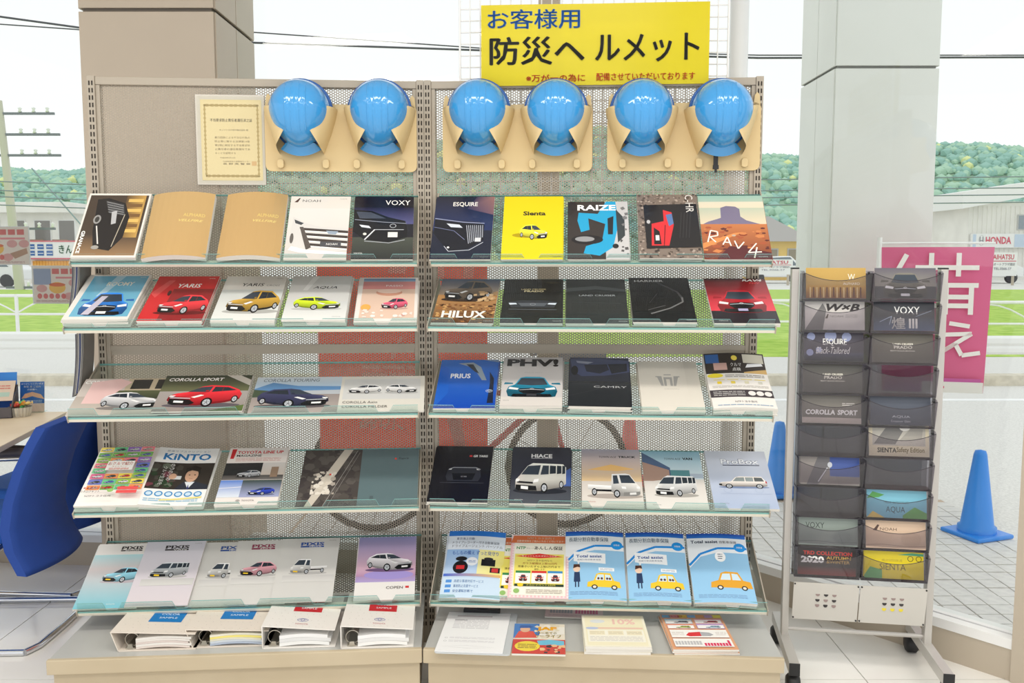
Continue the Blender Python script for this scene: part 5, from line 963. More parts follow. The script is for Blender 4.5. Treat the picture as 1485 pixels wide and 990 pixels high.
M = UM @ Matrix.Translation(((a.x + b_.x) / 2, -.014, a.z)) @ Matrix.Rotation(R(90), 4, 'X')
my = mat('sign_film_yellow', (220, 204, 8), .25); nt = my.node_tree; bs = nt.nodes['Principled BSDF']; tp = nt.nodes.new('ShaderNodeBsdfTransparent'); tp.inputs[0].default_value = lin((250, 236, 60)); mx = nt.nodes.new('ShaderNodeMixShader'); mx.inputs[0].default_value = .22; nt.links.new(bs.outputs[0], mx.inputs[1]); nt.links.new(tp.outputs[0], mx.inputs[2]); nt.links.new(mx.outputs[0], nt.nodes['Material Output'].inputs[0])
b = MB(); b.grid(lambda u, v: ((u - .5) * w_, v * h_, .0012 * math.sin(u * 9) * (.4 + v) + .0006 * math.sin(v * 7 + u * 4)), 40, 12, thick=(0, 0, -.0006)); o = b.build('yellow_sign', my); o.matrix_world = M; tag(o, 'yellow film sign with blue, black and red Japanese lettering above the helmets', 'sign')
D = Print(w_, h_, .0026, .0001); D.text('お客様用', .03, .70, .435, .94, (30, 100, 180), .02); D.text('防災ヘ', .04, .26, .455, .60, (40, 40, 30), .03); D.text('ルメット', .505, .28, .955, .62, (40, 40, 30), .03); D.text('※万が一の為に', .20, .045, .46, .135, (206, 50, 30), .02); D.text('配備させていただいております', .51, .05, .94, .145, (206, 50, 30), .02)
q = D.mb.build('lettering', PM, o)
# loose brochures hanging at the left end of the left unit
UM = UNITS['L'][0]; cols = [(120, 118, 114), (160, 158, 154), (74, 84, 126), (176, 174, 170), (140, 138, 136), (96, 98, 106)]
for gi, (z0, z1) in enumerate(((1.30, 1.46), (1.0, 1.22))):
    for k in range(6):
        b = MB(); b.grid(lambda u, v: (-.004 - .005 * k - .02 * (1 - v) ** 2, -.03 - .10 * u, z0 + (z1 - z0) * v - .004 * k), 2, 8, thick=(-.0025, 0, 0)); o = b.build('brochure', mat('brochure_%d' % k, cols[k], .4)); o.matrix_world = UM
        tag(o, '%s brochure hanging at the left end below the %s shelf' % (('outermost', 'fifth', 'fourth', 'third', 'second', 'innermost')[5 - k], ('top', 'second')[gi]), 'brochure', 'brochures at the unit end')
# ---------------------------------------------------------------- binders and papers on the base decks
def on_deck(u, px, py, z=.1985):
    p = on_z(px, py, z); th = UNITS[u][0].to_euler().z; return Matrix.Translation(p) @ Matrix.Rotation(th, 4, 'Z')
m_bind = mat('binder_cream', (228, 218, 206), .45); m_bindw = mat('binder_white', (236, 232, 226), .4); m_ring = mat('ring_steel', (190, 186, 176), .3, metal=.9)
def binder(px, py, cols, lab, label, white=False, logo=False, rz=0, w_=.245, h1=.066, h2=.05):
    M = on_deck('L', px, py) @ Matrix.Rotation(R(rz), 4, 'Z'); e = empty('ring_binder', matrix=M); tag(e, label, 'binder', 'colour sample binders on the left deck'); m = m_bindw if white else m_bind; L = .29
    b = MB(); b.box(0, w_, 0, L, 0, .003); b.build('back_cover', m, e)
    lean = 0 if white else -.022
    b = MB(); b.mesh([(0, 0, 0), (.003, 0, 0), (lean + .003, 0, h1), (lean, 0, h1), (0, L, 0), (.003, L, 0), (lean + .003, L, h1), (lean, L, h1)], [(0, 1, 2, 3), (7, 6, 5, 4), (0, 3, 7, 4), (1, 5, 6, 2), (3, 2, 6, 7), (0, 4, 5, 1)]); b.build('spine', m, e)
    al = math.atan2(h2 - h1, w_ - lean); cw = math.hypot(w_ - lean, h1 - h2); b = MB(); b.box(0, cw, 0, L, 0, .003); fc = b.build('front_cover', m, e); fc.matrix_local = Matrix.Translation((lean, 0, h1)) @ Matrix.Rotation(-al, 4, 'Y')
    D = Print(cw, L, .0033)
    for i in range(9):
        for j in range(11):
            if j % 2 == 0 or i % 2: D.mb.face([D.P(.1 + .09 * i + .03 * (j % 2) + .007 * math.cos(q), .05 + .085 * j + .005 * math.sin(q)) for q in (0, 1.5, 3.1, 4.6)], 0, (186, 178, 168))
    D.z += .0001; D.rect(.34, .30 if not logo else .46, .74, .72 if not logo else .86, lab)
    for i, t_ in enumerate(('BODY', 'COLOR', 'SAMPLE')): vv = (.60 if not logo else .74) - .10 * i; D.text(t_, .44, vv, .66, vv + .045, (226, 236, 244))
    if logo: emblem(D, .52, .22, .07, (110, 120, 180), .008); D.text('TOYOTA', .43, .09, .61, .125, (190, 90, 100))
    o = D.mb.build('cover_print', PM, fc); o.location = (cw / 2, 0, 0)
    b = MB(); b.box(.02, .05, .01, L - .01, .003, .008); b.build('ring_plate', m_ring, e)
    for y in (.03, .14, .25):
        b = MB(); b.tube([(.036 + .022 * math.cos(t), y, .028 + .022 * math.sin(t)) for t in [2 * math.pi * k / 16 for k in range(16)]], .0022, 6, closed=True); b.build('ring', m_ring, e)
    b = MB(); b.prism([(.026, .008), (.046, .008), (.042, .022), (.03, .022)], 'y', .006, .012); b.build('ring_lever', m_ring, e)
    n = len(cols)
    for k, c_ in enumerate(cols):
        z0 = .004 + .036 * k / n; t = .034 / n; b = MB(); b.grid(lambda u, v: (.055 + (w_ - .075 + .006 * math.sin(k * 2.1)) * u, .006 + (L - .02) * v, z0 + .006 * math.sin(u * math.pi)), 8, 1, thick=(0, 0, t)); b.build('page_bundle', mat('sheet_%d%d%d' % c_, c_, .5), e)
P1 = [(226, 214, 206), (236, 232, 226), (220, 206, 200), (232, 226, 220), (238, 234, 228)]; P2 = [(176, 188, 206), (206, 214, 222), (226, 222, 200), (240, 226, 130), (236, 232, 214)]; P3 = [(240, 240, 238), (226, 226, 226), (238, 238, 238)]
binder(171, 945, P1, (20, 120, 190), 'cream ring binder with blue sample label, at the deck left end', h1=.064); binder(279, 940, P2, (30, 120, 190), 'cream ring binder with yellow and blue sheets, second from left', h1=.062)
binder(380, 941, P3, (196, 34, 44), 'white ring binder with emblem, left one of the two white', True, True, h1=.075, h2=.055, w_=.235); binder(494, 941, P3, (196, 34, 44), 'white ring binder with emblem, next to the gap between units', True, True, h1=.075, h2=.058, w_=.235)
def deck_sheet(kind, u, px, py, label, size, t, cols, draw, n=1, rz=0, cat='leaflet', **k):
    if not isinstance(cols[0], (tuple, list)): cols = (cols, cols)
    return catalog(kind, label, on_deck(u, px, py), size[0], size[1], t, cols, draw, n, rz=rz, cat=cat, **k)
# clipboard
M = on_deck('R', 682, 949) @ Matrix.Rotation(R(-1), 4, 'Z'); e = empty('clipboard', matrix=M); tag(e, 'clear clipboard with a printed form and black clip on the right deck', 'clipboard')
b = MB(); b.prism([(x, y) for x, y in rounded(-.118, .128, 0, .335, .012)], 'z', 0, .004); b.build('board', mat('clipboard_grey', (196, 200, 202), .2), e)
b = MB(); b.box(-.116, .104, .004, .318, .0045, .008, col=(240, 240, 240)); pp = b.build('form_sheets', PM, e); D = Print(.22, .314, .0083); D.rect(0, 0, 1, 1, (240, 240, 240)); D.rect(.16, .88, .72, .915, (196, 186, 190)); D.lines(.14, .56, .70, .82, 7, (196, 194, 198), .35, 2); D.rect(.14, .78, .34, .795, (150, 148, 152))
for y in (.30, .22): D.ring(.10, y + .02, .018, .014, .004, (150, 148, 152), 12); D.lines(.15, y, .84, y + .05, 2, (206, 204, 208), .35, 3)
D.ring(.46, .11, .40, .03, .004, (170, 168, 172), 4); o = D.mb.build('form_print', PM, pp); o.location = (-.006, .004, 0)
b = MB(); b.box(-.065, .065, .318, .345, .004, .02); b.tube([(-.02, .33, .02), (.02, .33, .02)], .007, 8); b.build('clip', m_blk, e, bevel=.003)
def d(D):
    D.rect(0, .0, 1, 1, (236, 226, 206)); D.poly([(0, .5), (.5, .6), (.5, 1), (0, 1)], (60, 120, 190)); D.speck(.4, .5, 1, 1, 18, [(240, 236, 226), (226, 216, 190)], (.04, .1), 3); D.text('JAF', .44, .74, .84, .90, (236, 170, 40), .06); D.text('はじめての', .46, .65, .84, .72, (222, 206, 60), .03); D.text('カーライフ', .40, .53, .92, .63, (240, 214, 50), .04)
    D.poly([(.02, .5), (.1, .74), (.38, .74), (.46, .52)], (222, 80, 60)); D.ell(.22, .80, .1, .1, (226, 176, 140)); D.poly([(.10, .84), (.12, .94), (.32, .94), (.38, .88), (.30, .85)], (50, 90, 160)); D.rect(0, 0, 1, .46, (206, 60, 50)); D.poly([(.46, .42), (.7, .46), (.98, .42), (.98, .28), (.5, .28)], (110, 190, 220)); D.ell(.28, .24, .24, .16, (240, 214, 60)); D.lines(.1, .16, .46, .32, 3, (120, 90, 40), .4, 2); D.speck(.52, .02, 1, .3, 14, [(60, 50, 56), (236, 190, 140), (206, 70, 60)], (.03, .07), 4)
deck_sheet('booklet', 'R', 781, 951, 'colourful JAF booklet with red and yellow lettering', (.172, .235), .006, (230, 220, 206), d, n=1, rz=1, cat='booklet')
def d(D):
    for i in range(8): D.rect(.08 + .05 * i, .30, .12 + .05 * i, .66, (176, 176, 186)); D.rect(.52 + .05 * i, .30, .56 + .05 * i, .66, (222, 110, 150))
    D.rect(.5, .74, .94, .82, (150, 160, 190)); D.lines(.06, .08, .9, .2, 2, (206, 180, 186), .4)
deck_sheet('leaflet', 'R', 832, 897, 'pink leaflet with small bar charts lying across the deck back', (.205, .12), .004, (240, 214, 216), d, n=1, rz=-2)
def d(D): D.rect(.04, .04, .96, .97, (240, 232, 200)); D.text('10%', .48, .70, .84, .88, (236, 196, 184), .03); D.ell(.24, .80, .12, .06, (220, 224, 226)); D.rect(.06, .55, .94, .60, (236, 200, 180)); D.ell(.14, .57, .1, .04, (186, 196, 226)); D.rect(.06, .14, .94, .52, (246, 242, 226)); 
def d2(D):
    d(D)
    for i in range(3): D.rect(.09 + .29 * i, .36, .33 + .29 * i, .49, (240, 230, 200)); D.lines(.10 + .29 * i, .38, .32 + .29 * i, .47, 2, (206, 196, 170), .35, i)
    D.lines(.09, .16, .9, .32, 4, (206, 200, 196), .35, 7)
deck_sheet('leaflet', 'R', 897, 950, 'cream campaign leaflets in a pile with a pale 10% print', (.212, .25), .009, (244, 238, 216), d2, n=3, rz=2, pm=PM)
def d(D):
    D.rect(0, 0, 1, 1, (226, 166, 126))
    for i in range(7): D.rect(.02 + .14 * i, .90, .15 + .14 * i, .985, ((110, 180, 226), (240, 150, 150), (240, 200, 80), (130, 180, 226), (240, 170, 110), (196, 160, 206), (240, 226, 90))[i])
    D.text('クルマ選び', .12, .915, .36, .965, (222, 60, 90), .02)
    for (u, v, c_, cc) in ((.04, .72, (170, 206, 226), (130, 130, 136)), (.52, .72, (236, 180, 190), (190, 50, 60)), (.04, .56, (226, 150, 130), (180, 190, 60)), (.52, .56, (190, 160, 206), (150, 186, 206))): D.rect(u, v, u + .44, v + .14, c_); D.rect(u + .01, v + .01, u + .43, v + .10, (246, 246, 244)); car(D, 'side', u + .14, v + .02, u + .38, v + .085, cc, shadow=None)
    D.rect(.05, .30, .95, .52, (246, 244, 240)); D.poly([(.28, .36), (.34, .44), (.52, .46), (.52, .34), (.34, .33)], (220, 50, 56)); D.poly([(.52, .46), (.66, .44), (.72, .38), (.66, .34), (.52, .34)], (176, 176, 180)); D.lines(.07, .36, .26, .46, 3, (206, 196, 190), .35); D.lines(.76, .36, .93, .46, 3, (206, 196, 190), .35, 4)
    D.rect(.05, .05, .95, .27, (246, 244, 240))
    for i in range(9): D.rect(.07 + .046 * i, .10, .105 + .046 * i, .20, (196, 194, 196)); D.rect(.51 + .046 * i, .07, .545 + .046 * i, .15 + (.07 if i == 8 else 0), (220, 50, 96))
deck_sheet('leaflet', 'R', 1024, 950, 'orange car comparison leaflets in a pile at the right deck end', (.21, .28), .006, (226, 166, 126), d, n=3, rz=3, pm=PM)
# ---------------------------------------------------------------- leaflet rack with smoked pockets
m_alu = mat('rack_aluminium', (196, 192, 186), .35, metal=.35); m_smoke = clear_mat('smoked_acrylic', (226, 224, 228), .05); m_smoke_b = mat('smoked_back', (58, 54, 60), .25); m_panel = mat('rack_panel_grey', (204, 200, 192), .4)
RW = .485; RM = Matrix.Translation((.983, 3.125, 0)) @ Matrix.Rotation(R(-9), 4, 'Z'); rack = empty('leaflet_rack', matrix=RM); tag(rack, 'wheeled grey leaflet rack with twenty smoked pockets beside the shelf unit', 'leaflet rack')
for x in (0, RW):
    b = MB(); b.box(x - .012, x + .012, -.02, .02, .10, 1.425); p = b.build('post', m_alu, rack, bevel=.002); b = MB(); b.box(x - .012, x + .012, -.02, .02, 1.425, 1.43); b.build('end_cap', m_blk, p)
    b = MB(); b.box(x - .017, x + .017, -.25, .20, .075, .115); ft = b.build('foot', m_alu, rack, bevel=.002)
    b = MB(); b.box(x - .0175, x + .0175, -.254, -.25, .074, .116); b.build('end_cap', m_blk, ft)
    for y in (-.225, .175):
        b = MB(); M = Matrix.Translation((x, y, .034)) @ Matrix.Rotation(R(90), 4, 'Y'); b.lathe([(0, -.022), (.026, -.022), (.034, -.014), (.034, .014), (.026, .022), (0, .022)], 20, M=M); b.box(x - .012, x + .012, y - .012, y + .02, .05, .075); b.build('caster', m_blk, rack)
b = MB(); b.tube([(0, 0, .135), (RW, 0, .135)], .008, 8); b.build('cross_bar', m_alu, rack); b = MB(); b.face([(.02, .012, .33), (RW - .02, .012, .33), (RW - .02, .012, 1.41), (.02, .012, 1.41)]); b.build('back_sheet', clear_mat('smoked_sheet', (118, 116, 122), .04), rack)
PT = .108; PW = (RW - .036) / 2
def pocket(cx, z0):
    e = empty('pocket', matrix=None); e.parent = rack; e.location = (cx, -.02, z0); h = PW / 2 - .003
    b = MB(); b.box(-h, h, -.035, .03, 0, .003); b.build('pocket_floor', m_smoke_b, e)
    b = MB(); b.grid(lambda u, v: (-h + 2 * h * u, -.035 - .022 * v, .001 + (.094 - .026 * (1 - (2 * u - 1) ** 2)) * v), 16, 3, thick=(0, .002, 0)); b.build('pocket_front', m_smoke, e)
    for s in (-1, 1):
        b = MB(); b.prism([(-.035, 0), (.03, 0), (.03, .102), (-.045, .102), (-.057, .094)], 'x', s * h - .001, s * h + .001); sd = b.build('pocket_side', m_smoke, e)
    b = MB(); b.tube([(-h + 2 * h * i / 16, -.057, .096 - .026 * (1 - (i / 8 - 1) ** 2)) for i in range(17)], .0012, 5); b.build('pocket_rim', m_smoke_b, e)
    b = MB(); b.lathe([(0, 0), (.004, 0), (.004, .003), (0, .003)], 10, M=Matrix.Translation((h - .01, -.048, .096)) @ Matrix.Rotation(R(90), 4, 'X')); b.build('rivet', m_blk, e)
for r in range(10):
    for c_ in range(2): pocket(.018 + PW * (c_ + .5), 1.317 - PT * r)
for c_ in range(2):
    b = MB(); x0 = .018 + PW * c_; b.mesh([(x0 + .002, -.06, .328), (x0 + PW - .002, -.06, .328), (x0 + PW - .002, -.035, .185), (x0 + .002, -.035, .185), (x0 + .002, -.058, .328), (x0 + PW - .002, -.058, .328), (x0 + PW - .002, -.033, .185), (x0 + .002, -.033, .185)], [(3, 2, 1, 0), (4, 5, 6, 7), (0, 1, 5, 4), (2, 3, 7, 6), (1, 2, 6, 5), (3, 0, 4, 7)]); lp = b.build('lower_panel', m_panel, rack)
    cl = ((60, 54, 54), (200, 190, 186)) if c_ == 0 else ((226, 206, 60), (90, 70, 66))
    for i in range(3):
        for j in range(3):
            b = MB(); b.lathe([(0, 0), (.0075, 0)], 14, M=Matrix.Translation((x0 + .085 + .028 * i, -.0515 + .0035 * j - .0012, .285 - .021 * j)) @ Matrix.Rotation(R(90), 4, 'X')); b.build('punched_hole', mat('hole_%d%d' % (c_, (i + j) % 2 if c_ == 0 else (2 if j == 2 else j % 2)), cl[0] if (c_ == 1 and j == 2) else ((54, 50, 50) if (i + j) % 3 else (150, 130, 126)), .5), lp)
    for dx in (.006, PW - .006):
        for z in (.322, .191):
            b = MB(); b.lathe([(0, 0), (.003, 0), (.003, .002), (0, .002)], 8, M=Matrix.Translation((x0 + dx, -.059 + (.322 - z) * .17, z)) @ Matrix.Rotation(R(90), 4, 'X')); b.build('screw', m_blk, lp)
def leaf(r, c_, label, cols, draw, h=.098, n=1, dx=0, w_=.196, rz=0):
    """brochure standing in pocket row r, column c_, leaning on the front"""
    if not isinstance(cols[0], (tuple, list)): cols = (cols, cols)
    M = RM @ Matrix.Translation((.018 + PW * (c_ + .5) + dx, -.047, 1.326 - PT * r)) @ Matrix.Rotation(R(78), 4, 'X')
    catalog('brochure', label, M, w_, h, .0025, cols, draw, n, rz=rz, cat='brochure', off=.0)
def tx(lines_, col=W_, extra=None, bold=.01, shear=0):
    def d(D):
        if extra: extra(D)
        for (t_, u0, v0, u1, v1) in lines_: D.text(t_, u0, v0, u1, v1, col, bold, shear)
    return d
def x0_(D):
    D.grad(0, 0, 1, .42, (150, 96, 50), (206, 160, 70))
    for i in range(16): D.rect(.06 + .056 * i, .02, .085 + .056 * i, .36, ((236, 206, 140), (110, 60, 36))[i % 2])
leaf(0, 0, 'gold ALPHARD brochure with lit grille, top left pocket', (196, 160, 84), tx([('ALPHARD', .62, .44, .90, .52), ('W', .70, .60, .82, .80)], (246, 236, 210), x0_), .105)
def x1_(D): D.grad(0, .4, 1, 1, (150, 146, 136), (96, 92, 104)); car(D, 'face', .14, .02, .86, .84, (110, 106, 96), shadow=None)
leaf(0, 1, 'dim brochure with dark car front, top right pocket', (74, 74, 78), x1_, .105)
def x2_(D): D.poly([(0, 0), (.3, .94), (.36, .7), (.3, 0)], (130, 128, 126)); D.poly([(.34, .40), (.38, .56), (.40, .54), (.38, .40)], (90, 76, 70)); D.text('NOAH', .42, .44, .64, .52, (130, 124, 120)); D.lines(.68, .42, .88, .56, 3, (160, 156, 154), .35)
leaf(1, 0, 'pale NOAH brochure with bold WxB lettering', (214, 210, 204), tx([('W×B', .36, .66, .92, .92)], (56, 50, 50), x2_, .04, .3))
def x3_(D): D.grad(0, 0, 1, .5, (96, 112, 140), (66, 68, 74)); D.line([(.1, .3), (.3, .5), (.26, .2)], .01, (190, 206, 226)); D.line([(.7, .5), (.95, .7)], .008, (170, 186, 206)); D.text('煌', .30, .06, .52, .46, (240, 238, 230), .02); D.text('III', .58, .08, .72, .42, (240, 238, 230), .03)
leaf(1, 1, 'grey blue VOXY brochure with a large character', (64, 66, 72), tx([('VOXY', .34, .58, .76, .84)], W_, x3_))
def x4_(D):
    D.grad(0, 0, 1, .3, (40, 44, 52), (90, 90, 110))
    for i, (x, y, r_) in enumerate(((.12, .86, .07), (.45, .9, .1), (.72, .86, .08), (.1, .3, .06), (.25, .4, .05))): D.ell(x, y, r_, r_ * 2, (170, 180, 216))
    D.text('Black-Tailored', .20, .26, .78, .50, W_, .0, .4)
leaf(2, 0, 'ESQUIRE Black-Tailored brochure with pale light spots', (86, 82, 92), tx([('ESQUIRE', .32, .54, .72, .80)], W_, x4_, .02))
pr = [('LAND CRUISER', .34, .60, .68, .67), ('PRADO', .36, .47, .66, .58), ('MATT BLACK EDITION', .30, .38, .70, .42)]
leaf(2, 1, 'olive grey PRADO brochure in the right column', (112, 108, 98), tx(pr, (240, 236, 220), bold=.02)); leaf(3, 0, 'olive grey PRADO brochure in the left column', (104, 102, 96), tx(pr, (240, 236, 220), bold=.02))
leaf(4, 0, 'grey COROLLA SPORT brochure with white lettering', (128, 124, 116), tx([('COROLLA', .06, .30, .56, .48), ('SPORT', .60, .30, .94, .48)], W_, lambda D: (D.rect(0, 0, 1, .2, (206, 196, 184)), D.lines(.68, .62, .9, .74, 2, (216, 212, 206), .4)), .04, .1)); leaf(4, 1, 'slate blue AQUA brochures', (86, 92, 104), tx([('AQUA', .36, .24, .66, .34), ('Crossover Glam', .34, .10, .66, .18)], (196, 200, 206)), n=3)
def x5_(D): D.rect(.06, .30, .94, .90, (196, 192, 180)); D.poly([(.08, .34), (.3, .84), (.62, .86), (.44, .34)], (130, 128, 124)); D.poly([(.5, .44), (.7, .8), (.9, .78), (.88, .5)], (170, 166, 156)); D.ell(.6, .82, .09, .1, (246, 244, 236)); D.text('SIENTA', .14, .10, .46, .24, (60, 56, 50), .03); D.text('Safety Edition', .46, .08, .92, .26, (120, 104, 60), .02)
leaf(5, 1, 'cream SIENTA Safety Edition brochure standing tall', (226, 216, 186), x5_, .12, n=2)
def x6_(D): D.poly([(.1, 0), (.3, 1), (.6, 1), (.3, 0)], (110, 108, 110)); D.grad(.5, .3, 1, 1, (90, 110, 170), (50, 76, 150)); D.ell(.5, .7, .04, .1, (200, 204, 210)); D.line([(.3, .1), (.46, .6)], .02, (206, 206, 210))
leaf(6, 0, 'brochures with blue and grey stripes', (150, 144, 138), x6_, n=4)
def x7_(D): D.poly([(0, .66), (.1, .9), (.3, .8), (.2, .7)], (96, 170, 90)); D.poly([(.6, .1), (.8, .4), (1, .2), (1, 0), (.6, 0)], (110, 176, 96)); D.poly([(0, .0), (.1, .22), (.3, .0)], (236, 206, 110)); D.text('HELLO! OUTDOOR LIFE', .30, .50, .70, .58, (80, 110, 120))
leaf(7, 1, 'sky blue AQUA outdoor brochures with green hills', (130, 196, 216), tx([('AQUA', .32, .16, .64, .40)], (60, 80, 90), x7_, 0), n=3)
def x8_(D): D.ell(.74, .3, .16, .22, (130, 142, 136)); D.line([(.0, .12), (.3, .16), (.6, .1), (1, .14)], .006, (90, 100, 96))
leaf(8, 0, 'sage green VOXY brochures with tree sketch', (140, 152, 144), tx([('VOXY', .12, .60, .44, .80)], (60, 66, 64), x8_, 0), n=4)
def x9_(D): D.poly([(.12, .62), (.2, .82), (.23, .8), (.18, .6)], (90, 66, 56)); D.ell(.76, .34, .17, .26, (212, 184, 156)); D.line([(.0, .1), (.3, .14), (.7, .08), (1, .12)], .006, (150, 120, 96))
leaf(8, 1, 'beige NOAH brochures with tree sketch', (222, 194, 166), tx([('NOAH', .24, .62, .52, .72)], (90, 70, 60), x9_, 0), n=4)
leaf(9, 0, 'dark TRD COLLECTION 2020 brochure with red and white lettering', (70, 64, 62), lambda D: (D.text('TRD COLLECTION', .10, .70, .94, .84, (206, 70, 60), .03), D.text('2020', .06, .42, .46, .66, W_, .05), D.text('AUTUMN', .50, .56, .92, .67, (196, 160, 90), .02), D.text('&WINTER', .50, .42, .90, .53, (196, 160, 90), .02), D.grad(0, 0, 1, .3, (150, 60, 56), (80, 66, 64))), n=2)
leaf(9, 1, 'yellow SIENTA outdoor brochure in the bottom right pocket', (238, 216, 40), tx([('SIENTA', .26, .30, .70, .52)], (96, 80, 30), lambda D: (D.poly([(.56, .84), (.8, .92), (1, .9), (1, .82)], (90, 180, 130)), D.poly([(0, .1), (.1, .4), (.3, .3), (.3, 0), (0, 0)], (110, 180, 110)), D.ring(.78, .72, .04, .08, .01, (60, 50, 30), 14), D.ring(.92, .72, .04, .08, .01, (60, 50, 30), 14), D.text('HELLO! OUTDOOR LIFE', .30, .60, .64, .68, (150, 130, 40))), 0), n=2)
# ---------------------------------------------------------------- meeting table and blue chairs at the left
m_wood = mat('table_maple', (232, 212, 182), .4, noise=(6, (226, 204, 172), 2)); m_grey = mat('table_leg_grey', (176, 176, 184), .4, metal=.3)
t_ = empty('meeting_table', (-2.5, 3.9, 0)); tag(t_, 'pale maple meeting table with grey legs at the left frame edge', 'table')
b = MB(); b.prism([(-.7, -.75), (.54, -.75), (.36, .36), (-.7, .36)], 'z', .70, .725); b.build('tabletop', m_wood, t_, bevel=.003)
for x, y in ((-.08, -.45), (-.6, -.45), (-.08, .22), (-.6, .22)): b = MB(); b.box(x - .03, x + .03, y - .03, y + .03, 0, .70); b.build('leg', m_grey, t_)
b = MB(); b.box(-.6, .30, .20, .26, .66, .70); b.build('apron_rail', m_grey, t_)
m_blue = mat('chair_fabric_blue', (26, 66, 148), .75, bump=(400, .15)); m_seatb = mat('seat_fabric_blue', (44, 110, 206), .75, bump=(400, .15)); m_arm = mat('armrest_dark', (86, 80, 84), .45)
def chair(loc, rz, label):
    """faces -x; backrest at +x"""
    e = empty('conference_chair', loc, rz); tag(e, label, 'chair', 'blue chairs at the meeting table')
    prof = [(.28, .29), (.235, .38), (.22, .46), (.235, .56), (.275, .68), (.325, .78), (.36, .84)]
    def bk(u, v):
        k = v * (len(prof) - 1); i = min(int(k), len(prof) - 2); f = k - i; x = prof[i][0] + (prof[i + 1][0] - prof[i][0]) * f; z = prof[i][1] + (prof[i + 1][1] - prof[i][1]) * f; a = (u - .5) * 2
        return (x - .05 * a * a, a * (.235 - .03 * v), z + (.02 * (1 - a * a) if v > .9 else 0))
    b = MB(); b.grid(bk, 14, 24, thick=(-.035, 0, .004)); b.build('backrest', m_blue, e, merge=True)
    b = MB(); b.prism(rounded(-.27, .14, -.235, .235, .06), 'z', .40, .465); b.build('seat', m_seatb, e, bevel=.02)
    for s in (-1, 1):
        y = s * .26; b = MB(); b.tube([(.22, y, .012), (-.25, y, .012), (-.29, y, .03), (-.30, y, .07), (-.285, y, .40), (-.25, y, .59), (-.19, y, .62), (.14, y, .63)], .0125, 10); b.build('sled_frame', m_chr, e)
        b = MB(); b.tube([(-.25, y, .61), (-.19, y, .637), (-.05, y, .65), (.12, y, .65)], [.012, .018, .019, .015], 10); b.build('armrest', m_arm, e)
        b = MB(); b.box(-.20, -.14, y - .016, y + .016, -.0, .012); b.build('glide', m_blk, e)
    b = MB(); b.tube([(.22, -.26, .012), (.245, -.2, .012), (.25, 0, .012), (.245, .2, .012), (.22, .26, .012)], .0125, 10); b.build('rear_bar', m_chr, e)
    b = MB(); b.tube([(-.2, -.26, .39), (-.2, .26, .39)], .011, 8); b.tube([(.12, -.26, .39), (.12, .26, .39)], .011, 8); b.build('seat_support', m_chr, e)
    return e
chair((-2.03, 3.44, 0), R(2), 'blue upholstered chair with chrome frame, nearest the shelf unit'); chair((-2.10, 4.02, 0), R(-4), 'blue upholstered chair farther back, half hidden behind the nearer one')
# things on the table
def tp(px, py): return on_z(px, py, .7255)
p = tp(-8, 604); e = empty('leaflet_box', p, R(14)); tag(e, 'dark grey tabletop box with a card and blue leaflet at the left edge', 'box')
b = MB(); b.box(-.09, .09, -.06, -.056, 0, .05); b.box(-.09, .09, .056, .06, 0, .14); b.box(-.09, -.086, -.06, .06, 0, .09); b.prism([(-.06, 0), (.06, 0), (.06, .14), (-.06, .05)], 'x', .086, .09); b.box(-.09, .09, -.06, .06, 0, .004); b.build('tray', mat('box_grey', (92, 88, 92), .5), e)
b = MB(); b.box(-.085, .085, 0, .11, 0, .002, col=(216, 196, 176)); c_ = b.build('card', PM, e); c_.matrix_local = Matrix.Translation((0, -.02, .075)) @ Matrix.Rotation(R(50), 4, 'X'); D = Print(.17, .11, .0024); D.lines(.1, .55, .9, .8, 2, (206, 130, 120), .5); D.rect(.2, .2, .9, .42, (176, 200, 186)); D.mb.build('card_print', PM, c_)
b = MB(); b.box(-.08, .085, 0, .17, 0, .002, col=((30, 100, 200), (20, 80, 180), (60, 140, 220), (40, 110, 206))); c_ = b.build('blue_leaflet', PM, e); c_.matrix_local = Matrix.Translation((0, .045, .03)) @ Matrix.Rotation(R(80), 4, 'X')
p = tp(47, 597); e = empty('card_stand', p, R(8)); tag(e, 'small blue notice card with joined hands in a clear stand', 'notice card')
b = MB(); b.box(-.055, .055, 0, .145, 0, .002, col=(236, 230, 224)); c_ = b.build('card', PG, e); c_.matrix_local = Matrix.Rotation(R(82), 4, 'X')
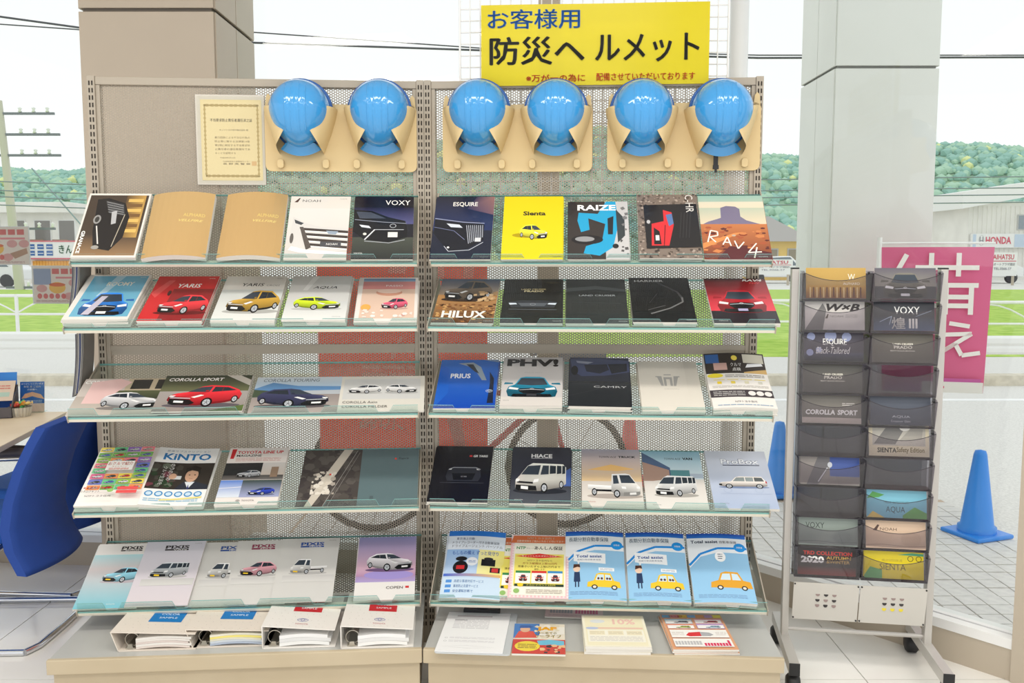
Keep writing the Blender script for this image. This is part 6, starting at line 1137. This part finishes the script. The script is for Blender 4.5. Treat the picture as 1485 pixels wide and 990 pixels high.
D = Print(.11, .145, .0024); D.rect(.0, .28, 1, 1, (50, 104, 176)); D.text('ありがとうございます', .05, .90, .95, .96, W_); D.text('新型 車 ご成約', .15, .80, .85, .87, W_, .01); D.text('の皆様へ', .3, .71, .7, .77, W_); D.poly([(.05, .44), (.2, .60), (.5, .66), (.85, .58), (1, .42), (.75, .46), (.5, .52), (.25, .46)], (226, 176, 140)); D.rect(0, 0, 1, .27, (222, 200, 184)); D.lines(.2, .30, .9, .40, 2, (190, 206, 230), .4); D.mb.build('card_print', PG, c_)
b = MB(); b.box(-.058, .058, -.03, .03, 0, .003); b.build('stand_foot', m_lip, e)
p = tp(30, 603); e = empty('candy_cup', p); tag(e, 'crinkled foil cup filled with wrapped candies on the table', 'candy cup')
b = MB(); nn = 40; prof = [(.040, 0), (.046, .02), (.050, .045)]
b.mesh([((r_ + .0015 * (-1) ** j) * math.cos(2 * math.pi * j / nn), (r_ + .0015 * (-1) ** j) * math.sin(2 * math.pi * j / nn), z) for r_, z in prof for j in range(nn)], [(i * nn + j, i * nn + (j + 1) % nn, (i + 1) * nn + (j + 1) % nn, (i + 1) * nn + j) for i in range(2) for j in range(nn)] + [tuple(range(nn))[::-1]]); b.build('foil_cup', mat('foil', (206, 204, 196), .35, metal=.6), e)
rr = random.Random(11); cc = [(236, 160, 60), (226, 90, 70), (90, 180, 110), (240, 206, 120), (236, 130, 90)]
for k in range(13):
    a, r_ = rr.random() * 6.28, rr.uniform(0, .034); b = MB(); M = Matrix.Translation((p.x + r_ * math.cos(a), p.y + r_ * math.sin(a), p.z + .046 + rr.uniform(0, .014))) @ Matrix.Rotation(rr.random() * 6, 4, 'Z') @ Matrix.Rotation(rr.uniform(-.5, .5), 4, 'Y')
    b.tube([(-.02, 0, 0), (-.012, 0, 0), (-.009, 0, 0), (0, 0, 0), (.009, 0, 0), (.012, 0, 0), (.02, 0, 0)], [.007, .002, .007, .009, .007, .002, .007], 8); o = b.build('wrapped_candy', mat('candy_%d' % (k % 5), cc[k % 5], .3)); o.matrix_world = M
    tag(o, ('orange', 'red', 'green', 'pale yellow', 'salmon')[k % 5] + ' wrapped candy in the foil cup', 'candy', 'wrapped candies in the foil cup')
